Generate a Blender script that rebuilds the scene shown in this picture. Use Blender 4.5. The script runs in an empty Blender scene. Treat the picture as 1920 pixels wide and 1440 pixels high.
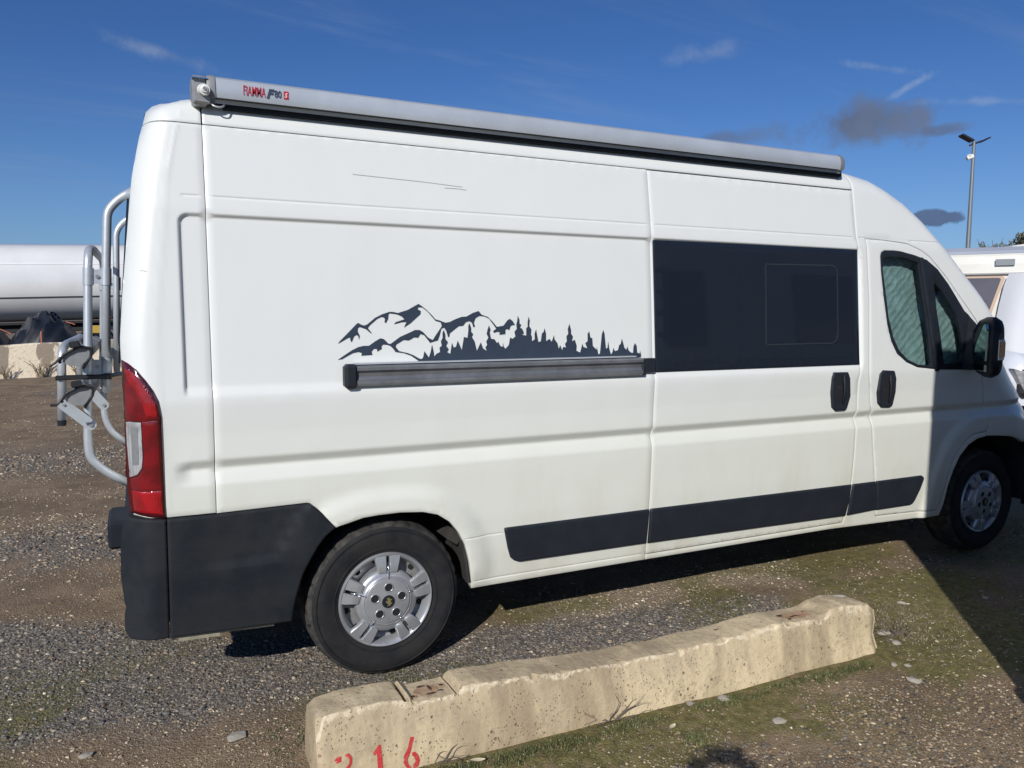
import bpy, math, random, json
import numpy as np
from mathutils import Vector, Matrix, geometry
random.seed(7); RS = np.random.RandomState(11)
sc = bpy.context.scene
col = sc.collection

# ------------------------------------------------------------------ camera
CAMPOS = (0.091, -3.082, 1.5656)
PITCH, YAW, ROLL, FPX = 0.0942, 0.452, 0.004, 1453.0
cd = bpy.data.cameras.new('camera'); cam = bpy.data.objects.new('camera', cd); col.objects.link(cam)
_cp, _sp = math.cos(PITCH), math.sin(PITCH)
Fv = Vector((math.sin(YAW)*_cp, math.cos(YAW)*_cp, -_sp))
Rv = Vector((math.cos(YAW), -math.sin(YAW), 0)); Uv = Rv.cross(Fv)
R2 = Rv*math.cos(ROLL)+Uv*math.sin(ROLL); U2 = Uv*math.cos(ROLL)-Rv*math.sin(ROLL)
M = Matrix((R2, U2, -Fv)).transposed().to_4x4(); M.translation = CAMPOS
cam.matrix_world = M
cd.sensor_width = 36; cd.lens = FPX/1920*36; cd.clip_start = 0.02; cd.clip_end = 3000
sc.camera = cam

# ------------------------------------------------------------------ light
SUN_AZ = math.radians(41.3)      # heading the light travels to, from +Y towards +X
SUN_EL = math.radians(29.4)
ld = bpy.data.lights.new('sun', 'SUN'); ld.energy = 4.1; ld.angle = math.radians(0.55); ld.color = (1.0, 0.955, 0.885)
sun = bpy.data.objects.new('sun', ld); col.objects.link(sun)
sdir = Vector((math.sin(SUN_AZ)*math.cos(SUN_EL), math.cos(SUN_AZ)*math.cos(SUN_EL), -math.sin(SUN_EL)))
sun.rotation_euler = sdir.to_track_quat('-Z', 'Y').to_euler()
sc.view_settings.view_transform = 'Standard'; sc.view_settings.look = 'None'
sc.view_settings.exposure = 0.13; sc.view_settings.gamma = 1.0; sc.view_settings.use_curve_mapping = False

world = bpy.data.worlds.new('World'); sc.world = world; world.use_nodes = True
def NN(nt, kind, ins=None, **kw):
    n = nt.nodes.new(kind)
    for k, v in kw.items(): setattr(n, k, v)
    if ins:
        for k, v in ins.items():
            s = n.inputs[k]
            if hasattr(v, 'is_output') or isinstance(v, bpy.types.NodeSocket): nt.links.new(v, s)
            else: s.default_value = v
    return n
def mth(nt, op, a, b=None, clamp=False):
    n = nt.nodes.new('ShaderNodeMath'); n.operation = op; n.use_clamp = clamp
    for i, v in enumerate((a, b)):
        if v is None: continue
        if isinstance(v, bpy.types.NodeSocket): nt.links.new(v, n.inputs[i])
        else: n.inputs[i].default_value = v
    return n.outputs[0]
def mixc(nt, fac, a, b, mode='MIX'):
    n = nt.nodes.new('ShaderNodeMix'); n.data_type = 'RGBA'; n.blend_type = mode
    for s, v in ((n.inputs[0], fac), (n.inputs[6], a), (n.inputs[7], b)):
        if isinstance(v, bpy.types.NodeSocket): nt.links.new(v, s)
        elif isinstance(v, (tuple, list)) and len(v) == 3: s.default_value = (*v, 1)
        else: s.default_value = v
    return n.outputs[2]
def ramp(nt, fac, stops):
    n = nt.nodes.new('ShaderNodeValToRGB'); nt.links.new(fac, n.inputs[0])
    e = n.color_ramp.elements
    while len(e) > len(stops): e.remove(e[-1])
    while len(e) < len(stops): e.new(0.5)
    for el, (p, c) in zip(e, stops):
        el.position = p; el.color = (*c, 1) if len(c) == 3 else c
    return n.outputs[0]
def sstep(nt, v, a, b):
    n = nt.nodes.new('ShaderNodeMapRange'); n.interpolation_type = 'SMOOTHSTEP'
    nt.links.new(v, n.inputs[0]); n.inputs[1].default_value = a; n.inputs[2].default_value = b
    return n.outputs[0]
nt = world.node_tree; nt.nodes.clear()
wout = NN(nt, 'ShaderNodeOutputWorld'); bg = NN(nt, 'ShaderNodeBackground'); nt.links.new(bg.outputs[0], wout.inputs[0])
sky = NN(nt, 'ShaderNodeTexSky', sky_type='NISHITA', sun_disc=False)
sky.sun_elevation = SUN_EL
# where the sun stands: opposite of the light's heading
sky.sun_rotation = math.atan2(-sdir.x, -sdir.y)
sky.air_density = 1.0; sky.dust_density = 0.25; sky.ozone_density = 2.6; sky.altitude = 300
bg.inputs[1].default_value = 0.115
geo = NN(nt, 'ShaderNodeTexCoord')
Dn = NN(nt, 'ShaderNodeVectorMath', {0: geo.outputs['Generated']}, operation='NORMALIZE').outputs[0]
def dot(v):
    return NN(nt, 'ShaderNodeVectorMath', {0: Dn, 1: tuple(v)}, operation='DOT_PRODUCT').outputs['Value']
sepz = NN(nt, 'ShaderNodeSeparateXYZ', {0: Dn}).outputs[2]
skyc = mixc(nt, 1.0, sky.outputs[0], mixc(nt, sstep(nt, sepz, 0.04, 0.34), (0.335, 0.455, 0.655), (0.225, 0.38, 0.62)), 'MULTIPLY')
sep = NN(nt, 'ShaderNodeSeparateXYZ', {0: Dn})
# thin high cirrus, stretched along the horizon
up = mth(nt, 'MAXIMUM', mth(nt, 'ADD', sep.outputs[2], 0.12), 0.05)
px_ = mth(nt, 'DIVIDE', sep.outputs[0], up); py_ = mth(nt, 'DIVIDE', sep.outputs[1], up)
cv = NN(nt, 'ShaderNodeCombineXYZ', {0: px_, 1: py_, 2: 0.0}).outputs[0]
map1 = NN(nt, 'ShaderNodeMapping', {'Vector': cv, 'Rotation': (0, 0, 0.6), 'Scale': (0.42, 1.9, 1)}).outputs[0]
nz1 = NN(nt, 'ShaderNodeTexNoise', {'Vector': map1, 'Scale': 1.5, 'Detail': 9.0, 'Roughness': 0.62, 'Distortion': 0.6}).outputs[0]
nz2 = NN(nt, 'ShaderNodeTexNoise', {'Vector': cv, 'Scale': 0.5, 'Detail': 2.0}).outputs[0]
cir = mth(nt, 'MULTIPLY', sstep(nt, nz1, 0.47, 0.85), sstep(nt, nz2, 0.38, 0.66))
cir = mth(nt, 'MULTIPLY', cir, 0.60)
base = mixc(nt, cir, skyc, (2.1, 2.7, 3.9))
hz = mth(nt, 'MULTIPLY', sstep(nt, sep.outputs[2], 0.20, -0.02), 0.30)
base = mixc(nt, hz, base, (1.05, 2.0, 3.8))
def cloud(prev, d, hw, hh, color, amt, soft=0.55, seed=0.0, freq=9.0, tilt=0.0):
    d = Vector(d).normalized(); r = d.cross(Vector((0, 0, 1))).normalized(); u = r.cross(d).normalized()
    r, u = r*math.cos(tilt)+u*math.sin(tilt), u*math.cos(tilt)-r*math.sin(tilt)
    nv = NN(nt, 'ShaderNodeVectorMath', {0: Dn, 1: (seed, seed*1.7, seed*.3)}, operation='ADD').outputs[0]
    nz = NN(nt, 'ShaderNodeTexNoise', {'Vector': nv, 'Scale': freq, 'Detail': 9.0, 'Roughness': 0.62}).outputs[0]
    a = mth(nt, 'DIVIDE', dot(r), hw); b = mth(nt, 'DIVIDE', dot(u), hh)
    q = mth(nt, 'ADD', mth(nt, 'MULTIPLY', a, a), mth(nt, 'MULTIPLY', b, b))
    q = mth(nt, 'SUBTRACT', 1.0, mth(nt, 'SQRT', q))
    q = mth(nt, 'ADD', q, mth(nt, 'MULTIPLY', mth(nt, 'SUBTRACT', nz, 0.5), 3.0))
    m = sstep(nt, q, 0.0, soft)
    m = mth(nt, 'MULTIPLY', m, sstep(nt, dot(d), 0.6, 0.8))
    m = mth(nt, 'MULTIPLY', m, amt)
    c2 = mixc(nt, sstep(nt, nz, 0.35, 0.65), tuple(c*0.88 for c in color), tuple(c*1.12 for c in color))
    return mixc(nt, m, prev, c2)
#GREY
base = cloud(base, (0.738, 0.641, 0.213), 0.088, 0.032, (1.00, 1.22, 1.80), 0.88, 0.7, 3.1, 11.0, 0.02)
base = cloud(base, (0.635, 0.743, 0.205), 0.060, 0.014, (0.95, 1.35, 2.35), 0.75, 0.8, 5.3, 11.0)
base = cloud(base, (0.795, 0.575, 0.197), 0.030, 0.009, (0.95, 1.25, 2.05), 0.75, 0.6, 9.3, 20.0)
base = cloud(base, (0.804, 0.586, 0.104), 0.033, 0.010, (0.72, 1.08, 1.95), 0.95, 0.4, 7.7, 16.0)
# brighter wisps
base = cloud(base, (0.040, 0.960, 0.280), 0.075, 0.012, (1.9, 2.4, 3.6), 0.55, 1.2, 2.2, 14.0, -0.22)
base = cloud(base, (0.765, 0.596, 0.243), 0.035, 0.006, (2.6, 3.3, 4.6), 0.45, 1.0, 1.2, 24.0, 0.45)
base = cloud(base, (0.741, 0.617, 0.268), 0.050, 0.007, (2.2, 2.9, 4.3), 0.45, 1.1, 6.2, 20.0, -0.25)
base = cloud(base, (0.814, 0.537, 0.221), 0.080, 0.006, (2.1, 2.8, 4.2), 0.40, 1.1, 8.2, 20.0, -0.12)
base = cloud(base, (0.609, 0.735, 0.297), 0.060, 0.014, (1.8, 2.4, 3.8), 0.45, 1.3, 4.2, 16.0, 0.1)
nt.links.new(base, bg.inputs[0])

# ------------------------------------------------------------------ materials
MATS = {}
def new_mat(name):
    m = bpy.data.materials.new(name); m.use_nodes = True
    n = m.node_tree; n.nodes.clear()
    o = n.nodes.new('ShaderNodeOutputMaterial'); b = n.nodes.new('ShaderNodeBsdfPrincipled')
    n.links.new(b.outputs[0], o.inputs[0]); MATS[name] = m
    return m, n, b, o
def pmat(name, c, rough=0.5, metal=0.0, var=0.0, vscale=8.0, bump=0.0, bscale=60.0, coat=0.0, c2=None, spec=0.5, rvar=0.0, emit=None):
    m, n, b, o = new_mat(name)
    b.inputs['Base Color'].default_value = (*c, 1); b.inputs['Roughness'].default_value = rough
    b.inputs['Metallic'].default_value = metal; b.inputs['Coat Weight'].default_value = coat
    b.inputs['Coat Roughness'].default_value = 0.08; b.inputs['Specular IOR Level'].default_value = spec
    tc = NN(n, 'ShaderNodeTexCoord').outputs['Object']
    if var or c2:
        nz = NN(n, 'ShaderNodeTexNoise', {'Vector': tc, 'Scale': vscale, 'Detail': 8.0, 'Roughness': 0.62}).outputs[0]
        a = c2 if c2 else tuple(x*(1-var) for x in c)
        n.links.new(mixc(n, sstep(n, nz, 0.35, 0.68), a, c), b.inputs['Base Color'])
        if rvar:
            n.links.new(mth(n, 'ADD', mth(n, 'MULTIPLY', nz, rvar), rough-rvar/2), b.inputs['Roughness'])
    if bump:
        nb = NN(n, 'ShaderNodeTexNoise', {'Vector': tc, 'Scale': bscale, 'Detail': 4.0}).outputs[0]
        bp = NN(n, 'ShaderNodeBump', {'Height': nb, 'Strength': 1.0, 'Distance': bump}).outputs[0]
        n.links.new(bp, b.inputs['Normal'])
    return m
def paint_mat():
    m, n, b, o = new_mat('white_paint')
    tc = NN(n, 'ShaderNodeTexCoord').outputs['Object']
    sp = NN(n, 'ShaderNodeSeparateXYZ', {0: tc})
    st = NN(n, 'ShaderNodeMapping', {'Vector': tc, 'Scale': (1, 1, .25)}).outputs[0]
    nz = NN(n, 'ShaderNodeTexNoise', {'Vector': st, 'Scale': 5.0, 'Detail': 9.0, 'Roughness': 0.65}).outputs[0]
    nf = NN(n, 'ShaderNodeTexNoise', {'Vector': tc, 'Scale': 55.0, 'Detail': 6.0, 'Roughness': 0.7}).outputs[0]
    low = sstep(n, sp.outputs[2], 1.0, 0.3)
    dirt = mth(n, 'MULTIPLY', sstep(n, nz, 0.42, 0.75), mth(n, 'ADD', mth(n, 'MULTIPLY', low, 0.5), 0.06))
    spl = mth(n, 'MULTIPLY', sstep(n, nf, 0.62, 0.8), mth(n, 'MULTIPLY', low, 0.30))
    film = mth(n, 'MULTIPLY', sstep(n, sp.outputs[2], 0.62, 0.30), 0.22)
    c = mixc(n, film, mixc(n, sstep(n, sp.outputs[2], 1.35, 0.8), (0.670, 0.695, 0.690), (0.662, 0.680, 0.628)), (0.56, 0.52, 0.41))
    c = mixc(n, dirt, c, (0.50, 0.47, 0.38)); c = mixc(n, spl, c, (0.36, 0.31, 0.23))
    # a hairline scratch high on the side panel
    n.links.new(c, b.inputs['Base Color'])
    n.links.new(mth(n, 'ADD', 0.30, mth(n, 'MULTIPLY', nz, 0.16)), b.inputs['Roughness'])
    b.inputs['Coat Weight'].default_value = 0.25; b.inputs['Coat Roughness'].default_value = 0.12
    nb = NN(n, 'ShaderNodeTexNoise', {'Vector': tc, 'Scale': 3.0, 'Detail': 2.0}).outputs[0]
    nb2 = NN(n, 'ShaderNodeTexNoise', {'Vector': tc, 'Scale': 420.0, 'Detail': 1.0}).outputs[0]
    h = mth(n, 'ADD', mth(n, 'MULTIPLY', nb, 0.004), mth(n, 'MULTIPLY', nb2, 0.00008))
    n.links.new(NN(n, 'ShaderNodeBump', {'Height': h, 'Strength': 1.0, 'Distance': 1.0}).outputs[0], b.inputs['Normal'])
    return m
PAINT = paint_mat()
BLACKP = pmat('black_plastic', (0.014, 0.018, 0.026), 0.55, spec=.25, var=0.25, vscale=12, bump=0.0006, bscale=500)
CLAD = pmat('grained_black_plastic', (0.0125, 0.0160, 0.022), 0.66, spec=.16, c2=(0.023, 0.026, 0.030), vscale=5, bump=0.0010, bscale=420)
VINYL = pmat('grey_vinyl', (0.032, 0.046, 0.072), 0.42, spec=.3, var=0.1, vscale=20)
STRIP = pmat('dark_trim_plastic', (0.018, 0.0225, 0.031), 0.50, spec=.25, var=0.2, vscale=9)
DARK = pmat('dark_cavity', (0.008, 0.008, 0.009), 0.8)
RUBBER = pmat('tyre_rubber', (0.013, 0.014, 0.017), 0.78, spec=.2, c2=(0.024, 0.024, 0.025), vscale=11, bump=0.0012, bscale=180)
LINER = pmat('arch_liner_plastic', (0.016, 0.017, 0.019), 0.8, c2=(0.035, 0.032, 0.028), vscale=9)
SILVER = pmat('silver_hubcap', (0.42, 0.435, 0.46), 0.33, metal=0.5, var=0.12, vscale=18, coat=0.3)
CHROME = pmat('bright_metal', (0.75, 0.76, 0.78), 0.16, metal=1.0)
TREAD = pmat('dusty_tread_rubber', (.060, .056, .050), .9, c2=(.020, .020, .020), vscale=26, bump=.002, bscale=120)
STEEL = pmat('steel_wheel', (0.36, 0.36, 0.36), 0.42, metal=0.4, var=0.3, vscale=20)
ALU = pmat('anodised_aluminium', (0.50, 0.54, 0.59), 0.40, metal=0.45, var=0.08, vscale=30)
ALUD = pmat('dull_aluminium_rail', (0.27, 0.285, 0.31), 0.38, metal=0.6, var=0.25, vscale=14)
CASE = pmat('awning_case_aluminium', (0.50, 0.545, 0.60), 0.36, metal=0.30, var=0.10, vscale=6)
GREYPL = pmat('grey_plastic', (0.21, 0.22, 0.23), 0.5, var=0.15, vscale=30)
WHITEPL = pmat('white_plastic', (0.70, 0.71, 0.70), 0.4)
RED = pmat('red_lettering', (0.42, 0.012, 0.02), 0.5)
NAVY = pmat('dark_lettering', (0.03, 0.05, 0.08), 0.5)
GOLD = pmat('badge_gold', (0.32, 0.26, 0.12), 0.4, metal=0.5)
def lens_mat(name, c, rough, trans=0.0, rib=0.0):
    m, n, b, o = new_mat(name)
    tc = NN(n, 'ShaderNodeTexCoord').outputs['Object']
    nz = NN(n, 'ShaderNodeTexNoise', {'Vector': tc, 'Scale': 14.0, 'Detail': 3.0}).outputs[0]
    n.links.new(mixc(n, sstep(n, nz, 0.35, 0.65), tuple(x*0.6 for x in c), c), b.inputs['Base Color'])
    b.inputs['Roughness'].default_value = rough; b.inputs['Coat Weight'].default_value = 1.0; b.inputs['Coat Roughness'].default_value = 0.04
    if rib:
        w = NN(n, 'ShaderNodeTexWave', {'Vector': tc, 'Scale': rib, 'Distortion': 0.0}, bands_direction='X').outputs[1]
        n.links.new(NN(n, 'ShaderNodeBump', {'Height': w, 'Strength': 0.6, 'Distance': 0.002}).outputs[0], b.inputs['Normal'])
    return m
LENSR = lens_mat('red_lens', (0.36, 0.006, 0.012), 0.25, rib=60)
LENSR2 = lens_mat('deep_red_lens', (0.20, 0.004, 0.010), 0.25, rib=90)
LENSE = lens_mat('red_lens_rim', (0.07, 0.004, 0.007), 0.2)
LENSC = lens_mat('clear_lens', (0.42, 0.43, 0.45), 0.12, rib=30)
AMBER = lens_mat('amber_lens', (0.45, 0.17, 0.09), 0.2)
def glass_mat(name, tint, refl=0.12, dark=None):
    m, n, b, o = new_mat(name)
    if dark is not None:
        b.inputs['Base Color'].default_value = (*dark, 1); b.inputs['Roughness'].default_value = 0.05; b.inputs['IOR'].default_value = 1.5
        return m
    n.nodes.remove(b)
    t = NN(n, 'ShaderNodeBsdfTransparent', {0: (*tint, 1)}); g = NN(n, 'ShaderNodeBsdfGlossy', {'Roughness': 0.02, 'Color': (0.9, 0.95, 1, 1)})
    lw = NN(n, 'ShaderNodeLayerWeight', {'Blend': .5}).outputs['Facing']
    fr = mth(n, 'ADD', .045, mth(n, 'MULTIPLY', mth(n, 'POWER', lw, 5.0), .9))
    mx = NN(n, 'ShaderNodeMixShader', {0: fr, 1: t.outputs[0], 2: g.outputs[0]})
    n.links.new(mx.outputs[0], o.inputs[0]); return m
GLASSD = glass_mat('dark_privacy_glass', None, dark=(0.011, 0.015, 0.024))
GLASST = glass_mat('green_tinted_glass', (0.64, 0.80, 0.785))
FOIL = pmat('quilted_foil', (0.50, 0.54, 0.54), 0.30, metal=0.35, var=0.2, vscale=12, bump=0.001, bscale=50)
MIRROR = pmat('mirror_glass', (0.45, 0.55, 0.55), 0.02, metal=1.0)

# ------------------------------------------------------------------ object helpers
def tag(o, label=None, cat=None, group=None, kind=None):
    if label: o['label'] = label
    if cat: o['category'] = cat
    if group: o['group'] = group
    if kind: o['kind'] = kind
    return o
def empty(name, loc=(0, 0, 0), rz=0, label=None, cat=None, group=None):
    o = bpy.data.objects.new(name, None); col.objects.link(o); o.location = loc; o.rotation_euler = (0, 0, rz)
    o.empty_display_size = 0.2
    return tag(o, label, cat, group)
def mesh_obj(name, V, F, mat, parent=None, smooth=False, auto=None):
    me = bpy.data.meshes.new(name); me.from_pydata([tuple(v) for v in V], [], [tuple(f) for f in F])
    me.materials.append(mat)
    if smooth or auto: me.polygons.foreach_set('use_smooth', [True]*len(me.polygons))
    me.update()
    if auto:
        me.set_sharp_from_angle(angle=math.radians(auto))
    o = bpy.data.objects.new(name, me); col.objects.link(o)
    if parent: o.parent = parent
    return o
class MB:
    def __init__(s): s.V = []; s.F = []
    def add(s, V, F):
        b = len(s.V); s.V += [tuple(v) for v in V]; s.F += [tuple(i+b for i in f) for f in F]; return s
    def box(s, c, d, rot=None, bev=0.0):
        hx, hy, hz = d[0]/2, d[1]/2, d[2]/2
        if bev <= 0:
            V = [Vector((x, y, z)) for x in (-hx, hx) for y in (-hy, hy) for z in (-hz, hz)]
            F = [(0, 1, 3, 2), (4, 6, 7, 5), (0, 4, 5, 1), (2, 3, 7, 6), (0, 2, 6, 4), (1, 5, 7, 3)]
        else:
            b = min(bev, hx*.95, hy*.95, hz*.95)
            V = []; F = []
            idx = {}
            for sx in (-1, 1):
                for sy in (-1, 1):
                    for sz in (-1, 1):
                        for ax in range(3):
                            p = [sx*(hx-b), sy*(hy-b), sz*(hz-b)]; h = (hx, hy, hz)
                            p[ax] = (sx, sy, sz)[ax]*h[ax]
                            idx[(sx, sy, sz, ax)] = len(V); V.append(Vector(p))
            for ax in range(3):
                o1, o2 = [a for a in range(3) if a != ax]
                for sg in (-1, 1):
                    q = []
                    for a, c_ in ((-1, -1), (1, -1), (1, 1), (-1, 1)):
                        k = [0, 0, 0]; k[ax] = sg; k[o1] = a; k[o2] = c_
                        q.append(idx[(*k, ax)])
                    F.append(q)
            for ax in range(3):
                o1, o2 = [a for a in range(3) if a != ax]
                for a in (-1, 1):
                    for c_ in (-1, 1):
                        k1 = [0, 0, 0]; k1[ax] = -1; k1[o1] = a; k1[o2] = c_
                        k2 = list(k1); k2[ax] = 1
                        F.append((idx[(*k1, o1)], idx[(*k2, o1)], idx[(*k2, o2)], idx[(*k1, o2)]))
            for sx in (-1, 1):
                for sy in (-1, 1):
                    for sz in (-1, 1): F.append(tuple(idx[(sx, sy, sz, ax)] for ax in range(3)))
        if rot is not None: V = [rot @ v for v in V]
        V = [v+Vector(c) for v in V]
        return s.add(V, F)
    def cyl(s, p0, p1, r0, r1=None, n=16, cap=True):
        p0, p1 = Vector(p0), Vector(p1); r1 = r0 if r1 is None else r1
        d = (p1-p0).normalized(); a = d.orthogonal().normalized(); b = d.cross(a)
        V = []; F = []
        for p, r in ((p0, r0), (p1, r1)):
            for i in range(n):
                t = 2*math.pi*i/n; V.append(p+a*(r*math.cos(t))+b*(r*math.sin(t)))
        for i in range(n): F.append((i, (i+1) % n, n+(i+1) % n, n+i))
        if cap: F.append(tuple(range(n))[::-1]); F.append(tuple(range(n, 2*n)))
        return s.add(V, F)
    def tube(s, path, r, n=12, bend=0.05, cap=True):
        P = [Vector(p) for p in path]; Q = [P[0]]
        for i in range(1, len(P)-1):
            a, b, c = P[i-1], P[i], P[i+1]
            l = min(bend, (a-b).length*.45, (c-b).length*.45)
            p, q = b+(a-b).normalized()*l, b+(c-b).normalized()*l
            for k in range(6):
                t = k/5; Q.append(p*(1-t)**2+b*2*t*(1-t)+q*t*t)
        Q.append(P[-1])
        d = (Q[1]-Q[0]).normalized(); a = d.orthogonal().normalized(); V = []; F = []
        for i, q in enumerate(Q):
            dd = (Q[min(i+1, len(Q)-1)]-Q[max(i-1, 0)]).normalized()
            a = (a-dd*a.dot(dd)).normalized(); b = dd.cross(a)
            rr = r(i/(len(Q)-1)) if callable(r) else r
            for k in range(n):
                t = 2*math.pi*k/n; V.append(q+a*(rr*math.cos(t))+b*(rr*math.sin(t)))
        for i in range(len(Q)-1):
            for k in range(n): F.append((i*n+k, i*n+(k+1) % n, (i+1)*n+(k+1) % n, (i+1)*n+k))
        if cap: F.append(tuple(range(n))[::-1]); F.append(tuple((len(Q)-1)*n+k for k in range(n)))
        return s.add(V, F)
    def lathe_y(s, prof, c, n=64, mod=None):
        # prof: (radius, y) pairs, axis along Y through c
        V = []; F = []
        for j, (r, y) in enumerate(prof):
            for i in range(n):
                t = 2*math.pi*i/n; rr = r+(mod(j, i) if mod else 0)
                V.append((c[0]+rr*math.cos(t), c[1]+y, c[2]+rr*math.sin(t)))
        for j in range(len(prof)-1):
            for i in range(n): F.append((j*n+i, j*n+(i+1) % n, (j+1)*n+(i+1) % n, (j+1)*n+i))
        return s.add(V, F)
    def build(s, name, mat, parent=None, smooth=False, auto=None):
        return mesh_obj(name, s.V, s.F, mat, parent, smooth, auto)
def loft(rings, close=True, cap=True):
    n = len(rings[0]); V = [p for r in rings for p in r]; F = []
    for j in range(len(rings)-1):
        for i in range(n if close else n-1): F.append((j*n+i, j*n+(i+1) % n, (j+1)*n+(i+1) % n, (j+1)*n+i))
    if cap: F.append(tuple(range(n))[::-1]); F.append(tuple((len(rings)-1)*n+i for i in range(n)))
    return V, F
def fbm(x, y, sc_=1.0, oct_=4, seed=0):
    x = np.asarray(x, float)*sc_; y = np.asarray(y, float)*sc_; out = np.zeros(np.broadcast(x, y).shape); amp = 1; tot = 0
    for o in range(oct_):
        xi = np.floor(x); yi = np.floor(y); fx = x-xi; fy = y-yi
        fx = fx*fx*(3-2*fx); fy = fy*fy*(3-2*fy)
        def h(a, b):
            v = np.sin(a*127.1+b*311.7+seed*74.7+o*13.3)*43758.5453; return v-np.floor(v)
        v = (h(xi, yi)*(1-fx)+h(xi+1, yi)*fx)*(1-fy)+(h(xi, yi+1)*(1-fx)+h(xi+1, yi+1)*fx)*fy
        out = out+v*amp; tot += amp; amp *= .5; x = x*2.03+5.1; y = y*2.03+1.7
    return out/tot
def smooth(a, b, x):
    t = np.clip((x-a)/(b-a), 0, 1); return t*t*(3-2*t)
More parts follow.
